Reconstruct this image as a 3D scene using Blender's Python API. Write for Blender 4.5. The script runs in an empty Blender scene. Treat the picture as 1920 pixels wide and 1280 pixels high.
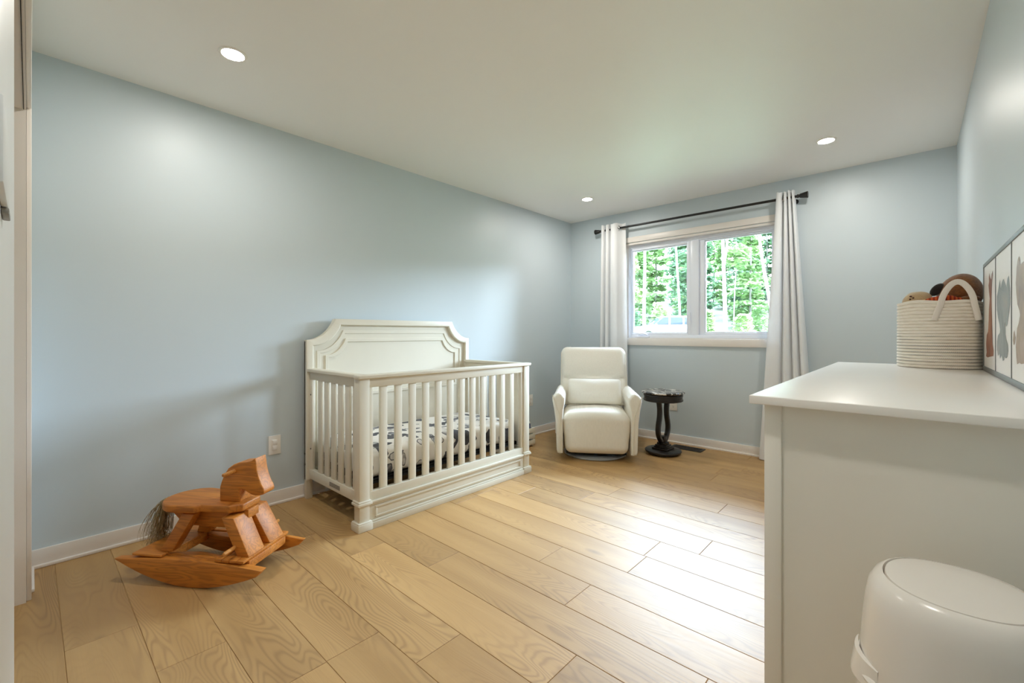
import bpy, bmesh, math, random
from mathutils import Vector, Matrix
from math import sin, cos, pi, sqrt, radians, atan2

SC = bpy.context.scene
COL = SC.collection
rnd = random.Random(7)

# ---------------------------------------------------------------- helpers
def link(o):
    COL.objects.link(o)
    return o

def tag(o, label=None, cat=None, group=None, kind=None):
    if label: o['label'] = label
    if cat: o['category'] = cat
    if group: o['group'] = group
    if kind: o['kind'] = kind
    return o

def thing(name, label, cat, loc=(0, 0, 0), rz=0.0, group=None):
    o = link(bpy.data.objects.new(name, None))
    o.empty_display_size = 0.05
    o.location = loc
    o.rotation_euler = (0, 0, rz)
    o['frame'] = 0
    del o['frame']
    return tag(o, label, cat, group)

def root_matrix(p):
    m = Matrix.Identity(4)
    while p is not None:
        m = (Matrix.Translation(p.location) @ p.rotation_euler.to_matrix().to_4x4()) @ m
        p = p.parent
    return m

def obj(name, bm, mat, parent=None, world=False, smooth=True, ang=0.6, label=None, kind=None):
    """Link one mesh object. world=True: bm holds world coordinates, brought into the parent's frame."""
    if world and parent is not None:
        bm.transform(root_matrix(parent).inverted())
    bmesh.ops.recalc_face_normals(bm, faces=bm.faces[:])
    if smooth:
        for f in bm.faces: f.smooth = True
        for e in bm.edges:
            if len(e.link_faces) == 2:
                if e.calc_face_angle(0) > ang: e.smooth = False
            else:
                e.smooth = False
    me = bpy.data.meshes.new(name)
    bm.to_mesh(me); bm.free()
    for m in (mat if isinstance(mat, (list, tuple)) else [mat]):
        me.materials.append(m)
    o = link(bpy.data.objects.new(name, me))
    if parent is not None: o.parent = parent
    if label: o['label'] = label
    if kind: o['kind'] = kind
    return o

def merge(bm, tmp, mi=0):
    me = bpy.data.meshes.new('tmp')
    for f in tmp.faces: f.material_index = mi
    tmp.to_mesh(me); tmp.free()
    bm.from_mesh(me)
    bpy.data.meshes.remove(me)

def B():
    return bmesh.new()

def box(bm, x0, x1, y0, y1, z0, z1, bev=0.0, seg=2, mi=0, rot=None):
    t = bmesh.new()
    bmesh.ops.create_cube(t, size=1.0)
    for v in t.verts:
        v.co = Vector(((x0 + x1) / 2 + v.co.x * (x1 - x0), (y0 + y1) / 2 + v.co.y * (y1 - y0), (z0 + z1) / 2 + v.co.z * (z1 - z0)))
    if bev > 0:
        bmesh.ops.bevel(t, geom=t.edges[:], offset=bev, segments=seg, profile=0.5, affect='EDGES')
    if rot is not None: t.transform(rot)
    merge(bm, t, mi)
    return bm

def prism(bm, pts, axis, a, b, bev=0.0, seg=2, mi=0, xf=None):
    """Polygon pts (2D) extruded between a and b along axis 'x','y' or 'z' (remaining axes in order)."""
    t = bmesh.new()
    def P(p, c):
        if axis == 'x': return (c, p[0], p[1])
        if axis == 'y': return (p[0], c, p[1])
        return (p[0], p[1], c)
    lo = [t.verts.new(P(p, a)) for p in pts]
    hi = [t.verts.new(P(p, b)) for p in pts]
    n = len(pts)
    t.faces.new(lo); t.faces.new(hi)
    for i in range(n):
        t.faces.new((lo[i], lo[(i + 1) % n], hi[(i + 1) % n], hi[i]))
    if bev > 0:
        bmesh.ops.recalc_face_normals(t, faces=t.faces[:])
        es = [e for e in t.edges if len(e.link_faces) == 2 and e.calc_face_angle(0) > 0.5]
        bmesh.ops.bevel(t, geom=es, offset=bev, segments=seg, profile=0.5, affect='EDGES', clamp_overlap=True)
    if xf is not None: t.transform(xf)
    merge(bm, t, mi)
    return bm

def tube(bm, pts, r, seg=10, sx=1.0, sy=1.0, up=Vector((0, 0, 1)), caps=True, mi=0, closed=False):
    """Sweep a circle (or ellipse) of radius r (number or list) along pts."""
    t = bmesh.new()
    pts = [Vector(p) for p in pts]
    n = len(pts)
    rings = []
    for i, p in enumerate(pts):
        if closed:
            d = pts[(i + 1) % n] - pts[i - 1]
        else:
            d = pts[min(i + 1, n - 1)] - pts[max(i - 1, 0)]
        d.normalize()
        u = up
        if abs(d.dot(u)) > 0.97: u = Vector((1, 0, 0)) if abs(d.x) < 0.9 else Vector((0, 1, 0))
        a = d.cross(u).normalized(); b = a.cross(d).normalized()
        rr = r[i] if isinstance(r, (list, tuple)) else r
        rings.append([t.verts.new(p + a * cos(2 * pi * k / seg) * rr * sx + b * sin(2 * pi * k / seg) * rr * sy) for k in range(seg)])
    m = n if closed else n - 1
    for i in range(m):
        A, C = rings[i], rings[(i + 1) % n]
        for k in range(seg):
            t.faces.new((A[k], A[(k + 1) % seg], C[(k + 1) % seg], C[k]))
    if caps and not closed:
        t.faces.new(rings[0]); t.faces.new(rings[-1])
    merge(bm, t, mi)
    return bm

def lathe(bm, prof, seg=48, c=(0, 0, 0), mi=0, cap=True, axis='z', fn=None):
    """Revolve [(r, z), ...] about an axis through c."""
    t = bmesh.new()
    rings = []
    for r, z in prof:
        ring = []
        for k in range(seg):
            th = 2 * pi * k / seg
            x, y = r * cos(th), r * sin(th)
            if axis == 'z': q = Vector((x, y, z))
            elif axis == 'x': q = Vector((z, x, y))
            else: q = Vector((x, z, y))
            if fn: q = fn(q, th)
            ring.append(t.verts.new(q + Vector(c)))
        rings.append(ring)
    for i in range(len(rings) - 1):
        for k in range(seg):
            t.faces.new((rings[i][k], rings[i][(k + 1) % seg], rings[i + 1][(k + 1) % seg], rings[i + 1][k]))
    if cap:
        if prof[0][0] > 1e-6: t.faces.new(rings[0])
        if prof[-1][0] > 1e-6: t.faces.new(rings[-1])
    bmesh.ops.remove_doubles(t, verts=t.verts[:], dist=1e-6)
    merge(bm, t, mi)
    return bm

def soft(bm, half, r, fn=None, n=10, m=4, mi=0):
    """Rounded box centred at the origin with radius r; fn deforms each point (Vector -> Vector)."""
    t = bmesh.new()
    def coords(h):
        rr = min(r, h * 0.999)
        inner = [-(h - rr) + 2 * (h - rr) * i / n for i in range(n + 1)]
        return [-h + rr * k / m for k in range(m)] + inner + [h - rr * (m - 1 - k) / m for k in range(m)]
    cs = [coords(h) for h in half]
    def put(p):
        q = [max(-(half[i] - min(r, half[i] * .999)), min(half[i] - min(r, half[i] * .999), p[i])) for i in range(3)]
        d = Vector(p) - Vector(q)
        if d.length > 1e-9: d = d.normalized() * r
        v = Vector(q) + d
        for i in range(3): v[i] = max(-half[i], min(half[i], v[i]))
        return v
    for ax in range(3):
        a, b = [i for i in range(3) if i != ax]
        for s in (-1, 1):
            g = []
            for ca in cs[a]:
                row = []
                for cb in cs[b]:
                    p = [0, 0, 0]; p[ax] = s * half[ax]; p[a] = ca; p[b] = cb
                    row.append(t.verts.new(put(p)))
                g.append(row)
            for i in range(len(g) - 1):
                for j in range(len(g[0]) - 1):
                    t.faces.new((g[i][j], g[i + 1][j], g[i + 1][j + 1], g[i][j + 1]))
    bmesh.ops.remove_doubles(t, verts=t.verts[:], dist=1e-5)
    if fn:
        for v in t.verts: v.co = fn(v.co.copy())
    merge(bm, t, mi)
    return bm

def ball(bm, c, rad, rot=None, seg=28, fn=None, mi=0):
    t = bmesh.new()
    bmesh.ops.create_uvsphere(t, u_segments=seg, v_segments=seg // 2 + 2, radius=1.0)
    for v in t.verts:
        q = Vector((v.co.x * rad[0], v.co.y * rad[1], v.co.z * rad[2]))
        if fn: q = fn(q)
        if rot is not None: q = rot @ q
        v.co = q + Vector(c)
    merge(bm, t, mi)
    return bm

def grid(bm, rows, mi=0, closed_u=False):
    t = bmesh.new()
    g = [[t.verts.new(p) for p in r] for r in rows]
    for i in range(len(g) - 1):
        n = len(g[0])
        for j in range(n if closed_u else n - 1):
            t.faces.new((g[i][j], g[i][(j + 1) % n], g[i + 1][(j + 1) % n], g[i + 1][j]))
    merge(bm, t, mi)
    return bm

def smooth_path(pts, k=6):
    """Catmull-Rom through pts."""
    P = [Vector(p) for p in pts]
    out = []
    for i in range(len(P) - 1):
        p0, p1, p2, p3 = P[max(i - 1, 0)], P[i], P[i + 1], P[min(i + 2, len(P) - 1)]
        for j in range(k):
            t = j / k
            out.append(0.5 * ((2 * p1) + (p2 - p0) * t + (2 * p0 - 5 * p1 + 4 * p2 - p3) * t * t + (3 * p1 - p0 - 3 * p2 + p3) * t ** 3))
    out.append(P[-1])
    return out

# ---------------------------------------------------------------- materials
def srgb(r, g, b):
    f = lambda c: (c / 255 / 12.92) if c / 255 <= 0.04045 else ((c / 255 + 0.055) / 1.055) ** 2.4
    return (f(r), f(g), f(b), 1.0)

class NT:
    def __init__(self, name):
        self.m = bpy.data.materials.new(name)
        self.m.use_nodes = True
        self.t = self.m.node_tree
        self.t.nodes.clear()
        self.out = self.t.nodes.new('ShaderNodeOutputMaterial')
        self.p = self.t.nodes.new('ShaderNodeBsdfPrincipled')
        self.t.links.new(self.p.outputs[0], self.out.inputs[0])
    def n(self, kind, **kw):
        nd = self.t.nodes.new('ShaderNode' + kind)
        for k, v in kw.items():
            if k.startswith('i_'):
                nd.inputs[k[2:].replace('_', ' ')].default_value = v
            else:
                setattr(nd, k, v)
        return nd
    def l(self, a, b):
        self.t.links.new(a, b)
    def coord(self, scale=(1, 1, 1), out='Object', rot=(0, 0, 0), loc=(0, 0, 0)):
        c = self.n('TexCoord'); mp = self.n('Mapping')
        mp.inputs['Scale'].default_value = scale
        mp.inputs['Rotation'].default_value = rot
        mp.inputs['Location'].default_value = loc
        self.l(c.outputs[out], mp.inputs['Vector'])
        return mp.outputs[0]
    def noise(self, vec, scale, detail=2.0, rough=0.5, dist=0.0):
        nd = self.n('TexNoise')
        nd.inputs['Scale'].default_value = scale
        nd.inputs['Detail'].default_value = detail
        nd.inputs['Roughness'].default_value = rough
        nd.inputs['Distortion'].default_value = dist
        self.l(vec, nd.inputs['Vector'])
        return nd.outputs['Fac']
    def math(self, op, a, b=None, c=None, clamp=False):
        nd = self.n('Math', operation=op, use_clamp=clamp)
        for i, x in enumerate((a, b, c)):
            if x is None: continue
            if isinstance(x, (int, float)): nd.inputs[i].default_value = x
            else: self.l(x, nd.inputs[i])
        return nd.outputs[0]
    def ramp(self, fac, stops, interp='LINEAR'):
        nd = self.n('ValToRGB')
        cr = nd.color_ramp; cr.interpolation = interp
        while len(cr.elements) < len(stops): cr.elements.new(0.5)
        for e, (p, c) in zip(cr.elements, stops):
            e.position = p; e.color = c
        self.l(fac, nd.inputs[0])
        return nd.outputs[0]
    def mix(self, fac, a, b, mode='MIX'):
        nd = self.n('Mix', data_type='RGBA', blend_type=mode)
        for s, x in ((0, fac), (6, a), (7, b)):
            if isinstance(x, (int, float)): nd.inputs[s].default_value = x
            elif isinstance(x, tuple): nd.inputs[s].default_value = x
            else: self.l(x, nd.inputs[s])
        return nd.outputs[2]
    def bump(self, h, strength=0.2, dist=0.002):
        nd = self.n('Bump')
        nd.inputs['Strength'].default_value = strength
        nd.inputs['Distance'].default_value = dist
        self.l(h, nd.inputs['Height'])
        self.l(nd.outputs[0], self.p.inputs['Normal'])
    def set(self, color=None, rough=None, **kw):
        for k, v in dict(color=color, rough=rough, **kw).items():
            if v is None: continue
            nm = {'color': 'Base Color', 'rough': 'Roughness', 'metal': 'Metallic', 'ior': 'IOR', 'coat': 'Coat Weight', 'coat_rough': 'Coat Roughness', 'sheen': 'Sheen Weight', 'spec': 'Specular IOR Level', 'trans': 'Transmission Weight'}[k]
            if isinstance(v, (int, float, tuple)): self.p.inputs[nm].default_value = v
            else: self.l(v, self.p.inputs[nm])
        return self.m

def plain(name, col, rough=0.5, var=0.04, nscale=6.0, bump=0.0, bscale=60.0, **kw):
    t = NT(name)
    c = t.coord()
    f = t.noise(c, nscale, 3.0)
    lo = tuple(x * (1 - var) for x in col[:3]) + (1,)
    hi = tuple(min(1, x * (1 + var)) for x in col[:3]) + (1,)
    t.set(color=t.ramp(f, [(0.3, lo), (0.7, hi)]), rough=rough, **kw)
    if bump > 0:
        t.bump(t.noise(c, bscale, 4.0), bump)
    return t.m

WALL_C = srgb(202, 213, 219)
M = {}
M['wall'] = plain('wall_paint', WALL_C, 0.42, 0.012, 1.5, 0.06, 220)
M['ceil'] = plain('ceiling_paint', srgb(247, 245, 241), 0.5, 0.01, 1.0, 0.05, 200)
M['trim'] = plain('trim_paint', srgb(236, 230, 224), 0.35, 0.015, 3.0)
M['closet'] = plain('closet_paint', srgb(230, 228, 224), 0.5, 0.015, 3.0)
M['door'] = plain('door_paint', srgb(232, 234, 236), 0.4, 0.012, 3.0)
M['crib'] = plain('crib_paint', srgb(222, 216, 200), 0.38, 0.015, 5.0)
M['dresser'] = plain('dresser_lacquer', srgb(236, 232, 222), 0.3, 0.012, 3.0)
M['dresstop'] = plain('dresser_top_lacquer', srgb(240, 236, 230), 0.28, 0.012, 3.0)
M['pail'] = plain('pail_plastic', srgb(236, 230, 223), 0.22, 0.008, 3.0)
M['pvc'] = plain('window_pvc', srgb(238, 243, 253), 0.3, 0.01, 3.0)
M['black'] = plain('black_metal', srgb(22, 21, 21), 0.35, 0.1, 20.0)
M['blackmat'] = plain('black_steel', srgb(14, 13, 13), 0.6, 0.1, 20.0)
M['steel'] = plain('brushed_steel', srgb(170, 170, 168), 0.3, 0.04, 30.0, metal=1.0)
M['greymetal'] = plain('dull_grey_metal', srgb(150, 146, 138), 0.4, 0.05, 30.0, metal=0.6)
M['bolt'] = plain('bolt_metal', srgb(120, 116, 108), 0.35, 0.05, 30.0, metal=0.9)
M['gap'] = plain('dark_gap', srgb(30, 28, 26), 0.8, 0.05)
M['plate'] = plain('outlet_plastic', srgb(240, 236, 230), 0.3, 0.008)
M['slot'] = plain('outlet_slot', srgb(40, 38, 36), 0.5, 0.05)
M['frame'] = plain('frame_grey', srgb(108, 110, 108), 0.4, 0.05, 20)
M['paper'] = plain('print_paper', srgb(240, 234, 228), 0.35, 0.015, 8)
M['cratewood'] = plain('crate_paint', srgb(232, 226, 214), 0.5, 0.03, 12)
M['vent'] = plain('vent_metal', srgb(34, 31, 29), 0.45, 0.1, 30)

def mat_fabric(name, col, scale=700, bump=0.35, var=0.05, rough=0.9, sheen=0.3):
    t = NT(name)
    c = t.coord()
    wx = t.n('TexWave', wave_type='BANDS', bands_direction='X'); wx.inputs['Scale'].default_value = scale / 6.28
    wx.inputs['Distortion'].default_value = 1.5; wx.inputs['Detail'].default_value = 1
    wz = t.n('TexWave', wave_type='BANDS', bands_direction='Z'); wz.inputs['Scale'].default_value = scale / 6.28
    wz.inputs['Distortion'].default_value = 1.5; wz.inputs['Detail'].default_value = 1
    t.l(c, wx.inputs['Vector']); t.l(c, wz.inputs['Vector'])
    w = t.math('ADD', wx.outputs['Fac'], wz.outputs['Fac'])
    st = t.noise(t.coord((60, 60, 9)), 3.0, 3.0)
    f = t.math('ADD', t.math('MULTIPLY', w, 0.25), t.math('MULTIPLY', st, 0.6), clamp=True)
    lo = tuple(x * (1 - var) for x in col[:3]) + (1,)
    hi = tuple(min(1, x * (1 + var)) for x in col[:3]) + (1,)
    t.set(color=t.ramp(f, [(0.25, lo), (0.75, hi)]), rough=rough, sheen=sheen)
    t.bump(w, bump, 0.0008)
    return t.m
M['chair'] = mat_fabric('ivory_upholstery', srgb(232, 228, 217), 620, 0.3, 0.07)
M['pillow'] = mat_fabric('ivory_pillow_fabric', srgb(240, 237, 228), 620, 0.3, 0.06)
M['piping'] = mat_fabric('ivory_piping', srgb(232, 228, 214), 900, 0.2, 0.03)
M['ringgrey'] = plain('swivel_base_grey', srgb(156, 160, 163), 0.35, 0.05, 10)

def mat_curtain():
    t = NT('curtain_linen')
    c = t.coord()
    w = t.noise(t.coord((1, 1, 1)), 350, 2.0)
    t.set(color=t.ramp(t.noise(c, 4, 2), [(0.3, srgb(245, 246, 248)), (0.7, srgb(250, 251, 252))]), rough=0.9)
    t.bump(w, 0.15, 0.001)
    tr = t.n('BsdfTranslucent'); tr.inputs[0].default_value = srgb(248, 249, 250)
    mx = t.n('MixShader'); mx.inputs[0].default_value = 0.22
    t.l(t.p.outputs[0], mx.inputs[1]); t.l(tr.outputs[0], mx.inputs[2]); t.l(mx.outputs[0], t.out.inputs[0])
    return t.m
M['curtain'] = mat_curtain()

def mat_glass():
    t = NT('window_glass')
    tr = t.n('BsdfTransparent'); tr.inputs[0].default_value = (0.97, 0.985, 0.98, 1)
    gl = t.n('BsdfGlossy'); gl.inputs['Roughness'].default_value = 0.02
    gl.inputs[0].default_value = (1, 1, 1, 1)
    fr = t.n('Fresnel'); fr.inputs[0].default_value = 1.45
    mx = t.n('MixShader')
    t.l(fr.outputs[0], mx.inputs[0]); t.l(tr.outputs[0], mx.inputs[1]); t.l(gl.outputs[0], mx.inputs[2])
    t.l(mx.outputs[0], t.out.inputs[0])
    return t.m
M['glass'] = mat_glass()

def mat_floor():
    t = NT('oak_plank')
    at = t.n('Attribute', attribute_name='plank')
    rv = at.outputs['Fac']
    tc = t.n('TexCoord')
    off = t.n('CombineXYZ')
    t.l(t.math('MULTIPLY', rv, 57.0), off.inputs[0]); t.l(t.math('MULTIPLY', rv, 31.0), off.inputs[1]); t.l(t.math('MULTIPLY', rv, 77.0), off.inputs[2])
    add = t.n('VectorMath', operation='ADD')
    t.l(tc.outputs['Object'], add.inputs[0]); t.l(off.outputs[0], add.inputs[1])
    def mp(s):
        m = t.n('Mapping'); m.inputs['Scale'].default_value = s
        t.l(add.outputs[0], m.inputs['Vector']); return m.outputs[0]
    # cathedral figure: contour lines of a stretched noise field
    field = t.noise(mp((1.1, 6.5, 1)), 1.0, 1.6, 0.45, 0.25)
    rings = t.math('SINE', t.math('MULTIPLY', field, 205.0))
    rings = t.math('MULTIPLY_ADD', rings, 0.5, 0.5)
    rings = t.math('POWER', rings, 2.2)
    amt = t.noise(mp((0.9, 3.0, 1)), 1.3, 1.0)
    amt = t.ramp(amt, [(0.42, (0.12, 0.12, 0.12, 1)), (0.62, (1, 1, 1, 1))])
    fine = t.noise(mp((5.0, 170.0, 1)), 1.0, 2.0, 0.6)
    broad = t.noise(mp((0.8, 9.0, 1)), 1.0, 2.0)
    base = t.ramp(broad, [(0.3, srgb(178, 138, 82)), (0.7, srgb(199, 159, 102))])
    base = t.mix(t.math('MULTIPLY', t.math('MULTIPLY', rings, amt), 0.40), base, srgb(122, 84, 42))
    base = t.mix(t.math('MULTIPLY', t.math('SUBTRACT', 1.0, fine), 0.22), base, srgb(150, 114, 70))
    knot = t.n('TexVoronoi'); knot.inputs['Scale'].default_value = 1.0
    t.l(mp((1.3, 3.2, 1)), knot.inputs['Vector'])
    kf = t.math('SUBTRACT', 1.0, t.math('MULTIPLY', knot.outputs['Distance'], 12.0), clamp=True)
    base = t.mix(t.math('MULTIPLY', kf, 0.55), base, srgb(92, 66, 42))
    hsv = t.n('HueSaturation')
    t.l(base, hsv.inputs['Color'])
    t.l(t.math('MULTIPLY_ADD', rv, 0.20, 0.88), hsv.inputs['Value'])
    rg = t.math('MULTIPLY_ADD', fine, 0.12, 0.46)
    t.set(color=hsv.outputs[0], rough=rg, ior=1.76)
    t.bump(t.math('ADD', t.math('MULTIPLY', fine, 0.6), t.math('MULTIPLY', rings, 0.25)), 0.22, 0.0012)
    return t.m
M['floor'] = mat_floor()

def mat_pine(name='amber_pine', a=(212, 136, 50), b=(184, 110, 34), dark=(126, 70, 22), sc=(5, 42, 42), rough=0.5):
    t = NT(name)
    oi = t.n('ObjectInfo')
    off = t.n('CombineXYZ')
    for i in range(3): t.l(t.math('MULTIPLY', oi.outputs['Random'], 13.0 + 7 * i), off.inputs[i])
    c = t.n('TexCoord'); add = t.n('VectorMath', operation='ADD')
    t.l(c.outputs['Object'], add.inputs[0]); t.l(off.outputs[0], add.inputs[1])
    m = t.n('Mapping'); m.inputs['Scale'].default_value = sc
    t.l(add.outputs[0], m.inputs['Vector'])
    f = t.noise(m.outputs[0], 0.55, 2.0, 0.5, 0.4)
    rings = t.math('MULTIPLY_ADD', t.math('SINE', t.math('MULTIPLY', f, 46.0)), 0.5, 0.5)
    broad = t.noise(m.outputs[0], 0.3, 2.0)
    col = t.ramp(broad, [(0.32, srgb(*a)), (0.68, srgb(*b))])
    col = t.mix(t.math('MULTIPLY', t.math('POWER', rings, 2.0), 0.4), col, srgb(*dark))
    k = t.n('TexVoronoi'); k.inputs['Scale'].default_value = 9.0
    t.l(add.outputs[0], k.inputs['Vector'])
    kf = t.math('SUBTRACT', 1.0, t.math('MULTIPLY', k.outputs['Distance'], 9.0), clamp=True)
    col = t.mix(t.math('MULTIPLY', kf, 0.6), col, srgb(*dark))
    t.set(color=col, rough=rough)
    t.bump(rings, 0.08, 0.001)
    return t.m
M['pine'] = mat_pine()
M['pinelight'] = mat_pine('amber_pine_pale', (224, 160, 82), (202, 132, 58), (138, 80, 30))
M['tablewood'] = mat_pine('ebonised_wood', (40, 33, 28), (24, 20, 18), (10, 8, 7), (6, 40, 6), 0.28)

def mat_tabletop():
    t = NT('patchy_black_tabletop')
    c = t.coord((8, 26, 8))
    f = t.noise(c, 1.6, 5.0, 0.65)
    col = t.ramp(f, [(0.44, srgb(26, 22, 21)), (0.50, srgb(96, 90, 84)), (0.55, srgb(220, 217, 212))])  # noise sets pale grey patches into the black
    t.set(color=col, rough=t.ramp(f, [(0.4, (0.1,) * 3 + (1,)), (0.6, (0.34,) * 3 + (1,))]), ior=1.6)
    t.bump(f, 0.35, 0.003)
    return t.m
M['tabletop'] = mat_tabletop()

def mat_sheet():
    t = NT('leaf_print_sheet')
    tc = t.n('TexCoord')
    nz = t.n('TexNoise'); nz.inputs['Scale'].default_value = 7.0; nz.inputs['Detail'].default_value = 3
    t.l(tc.outputs['Object'], nz.inputs['Vector'])
    sub = t.n('VectorMath', operation='SUBTRACT'); sub.inputs[1].default_value = (0.5, 0.5, 0.5)
    t.l(nz.outputs['Color'], sub.inputs[0])
    sc = t.n('VectorMath', operation='SCALE'); sc.inputs['Scale'].default_value = 0.09
    t.l(sub.outputs[0], sc.inputs[0])
    ad = t.n('VectorMath', operation='ADD')
    t.l(tc.outputs['Object'], ad.inputs[0]); t.l(sc.outputs[0], ad.inputs[1])
    base = srgb(240, 236, 230)
    col = None
    for k, (rot, scl, seed) in enumerate([((0.4, 0.5, 0.7), (5.5, 10.5, 8.0), 0.0), ((1.0, 0.2, 2.2), (9.5, 5.2, 7.0), 4.3)]):
        mp = t.n('Mapping'); mp.inputs['Rotation'].default_value = rot; mp.inputs['Scale'].default_value = scl; mp.inputs['Location'].default_value = (seed, seed, seed)
        t.l(ad.outputs[0], mp.inputs['Vector'])
        v = t.n('TexVoronoi'); v.inputs['Scale'].default_value = 1.0; v.inputs['Randomness'].default_value = 0.85
        t.l(mp.outputs[0], v.inputs['Vector'])
        sep = t.n('SeparateColor'); t.l(v.outputs['Color'], sep.inputs[0])
        on = t.math('GREATER_THAN', sep.outputs[0], 0.14)
        dk = t.math('LESS_THAN', v.outputs['Distance'], 0.41)
        edge = t.math('MULTIPLY', t.math('GREATER_THAN', v.outputs['Distance'], 0.375), dk)
        tone = t.math('MULTIPLY', sep.outputs[1], 0.8)
        wc = t.noise(tc.outputs['Object'], 45.0, 3.0)
        shade = t.ramp(t.math('ADD', t.math('MULTIPLY', tone, 0.8), t.math('MULTIPLY', wc, 0.35)), [(0.15, srgb(48, 48, 54)), (0.5, srgb(104, 104, 110)), (0.62, srgb(205, 202, 200)), (0.9, srgb(236, 232, 228))])
        fill = t.mix(t.math('MULTIPLY', edge, 0.85), shade, srgb(70, 70, 74))
        col = t.mix(t.math('MULTIPLY', on, dk), base if col is None else col, fill)
    t.set(color=col, rough=0.9, sheen=0.1)
    return t.m
M['sheet'] = mat_sheet()

def mat_rope():
    t = NT('cotton_rope')
    tc = t.n('TexCoord'); sep = t.n('SeparateXYZ'); t.l(tc.outputs['Object'], sep.inputs[0])
    z = sep.outputs[2]
    ang = t.math('ARCTAN2', sep.outputs[1], sep.outputs[0])
    pitch = 0.0128
    fr = t.math('FRACT', t.math('DIVIDE', z, pitch))
    zig = t.math('MULTIPLY_ADD', t.math('SINE', t.math('MULTIPLY', ang, 150.0)), 0.16, 0.17)
    line = t.math('LESS_THAN', t.math('ABSOLUTE', t.math('SUBTRACT', fr, zig)), 0.10)
    low = t.math('LESS_THAN', z, 0.142)
    patch = t.noise(t.coord((6, 6, 70)), 1.0, 2.0)
    patch = t.ramp(patch, [(0.44, (0.25,) * 3 + (1,)), (0.54, (1,) * 3 + (1,))])
    k = t.math('MULTIPLY', t.math('MULTIPLY', line, low), patch)
    base = t.ramp(t.noise(t.coord((40, 40, 300)), 1.0, 2.0), [(0.3, srgb(226, 217, 203)), (0.7, srgb(240, 232, 220))])
    t.set(color=t.mix(t.math('MULTIPLY', k, 0.85), base, srgb(88, 92, 98)), rough=0.9)
    t.bump(t.noise(t.coord(), 260, 3.0), 0.4, 0.0015)
    return t.m
M['rope'] = mat_rope()
M['strap'] = mat_fabric('cotton_strap', srgb(236, 228, 218), 1500, 0.3, 0.04)

def mat_plush(name, a, b, sc=90):
    t = NT(name)
    f = t.noise(t.coord((1, 1, 2)), sc, 5.0, 0.7)
    g = t.noise(t.coord(), 14, 2.0)
    col = t.ramp(t.math('ADD', t.math('MULTIPLY', f, 0.6), t.math('MULTIPLY', g, 0.4)), [(0.35, srgb(*a)), (0.65, srgb(*b))])
    t.set(color=col, rough=0.95, sheen=0.5)
    t.bump(f, 0.8, 0.004)
    return t.m
M['dogfur'] = mat_plush('brown_plush', (96, 54, 18), (150, 92, 36))
M['dogear'] = mat_plush('black_plush', (20, 15, 13), (40, 30, 25))
M['dogtan'] = mat_plush('tan_plush', (168, 128, 80), (196, 158, 106))
M['doll'] = mat_plush('beige_plush', (204, 172, 130), (222, 192, 150), 220)
M['stitch'] = plain('embroidery_thread', srgb(84, 40, 36), 0.8, 0.1)
M['yellow'] = mat_plush('yellow_felt', (204, 156, 66), (222, 178, 90), 200)
M['bluetoy'] = plain('blue_bead', srgb(60, 110, 170), 0.4, 0.05)
M['tanwood'] = plain('pale_wood_toy', srgb(198, 168, 112), 0.5, 0.08, 20)
def mat_stripes():
    t = NT('orange_striped_knit')
    w = t.n('TexWave', wave_type='BANDS', bands_direction='X'); w.inputs['Scale'].default_value = 26
    w.inputs['Distortion'].default_value = 0.6
    t.l(t.coord(), w.inputs['Vector'])
    t.set(color=t.ramp(w.outputs['Fac'], [(0.35, srgb(150, 44, 20)), (0.6, srgb(206, 92, 40))]), rough=0.95)
    t.bump(w.outputs['Fac'], 0.5, 0.002)
    return t.m
M['stripes'] = mat_stripes()

def mat_hair():
    t = NT('pale_horsehair')
    oi = t.noise(t.coord((30, 30, 3)), 6, 2.0)
    t.set(color=t.ramp(oi, [(0.35, srgb(142, 126, 94)), (0.65, srgb(200, 184, 146))]), rough=0.55)
    return t.m
M['hair'] = mat_hair()

def mat_water(name, a, b, c):
    t = NT(name)
    f = t.noise(t.coord((9, 9, 9)), 1.0, 4.0, 0.6, 0.8)
    t.set(color=t.ramp(f, [(0.3, srgb(*a)), (0.5, srgb(*b)), (0.7, srgb(*c))]), rough=0.4)
    return t.m
M['giraffe'] = mat_water('watercolour_rust', (108, 58, 38), (146, 84, 56), (172, 118, 88))
M['elephant'] = mat_water('watercolour_grey', (110, 112, 110), (140, 142, 138), (160, 148, 134))
M['bear'] = mat_water('watercolour_umber', (132, 106, 92), (164, 136, 108), (176, 150, 136))

def mat_emit(name, col, strength):
    t = NT(name)
    e = t.n('Emission'); e.inputs[0].default_value = col; e.inputs[1].default_value = strength
    t.l(e.outputs[0], t.out.inputs[0])
    return t.m
LAMP = 192.0
M['lamp'] = mat_emit('led_lens', (1.0, 0.955, 0.88, 1), LAMP)

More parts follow.
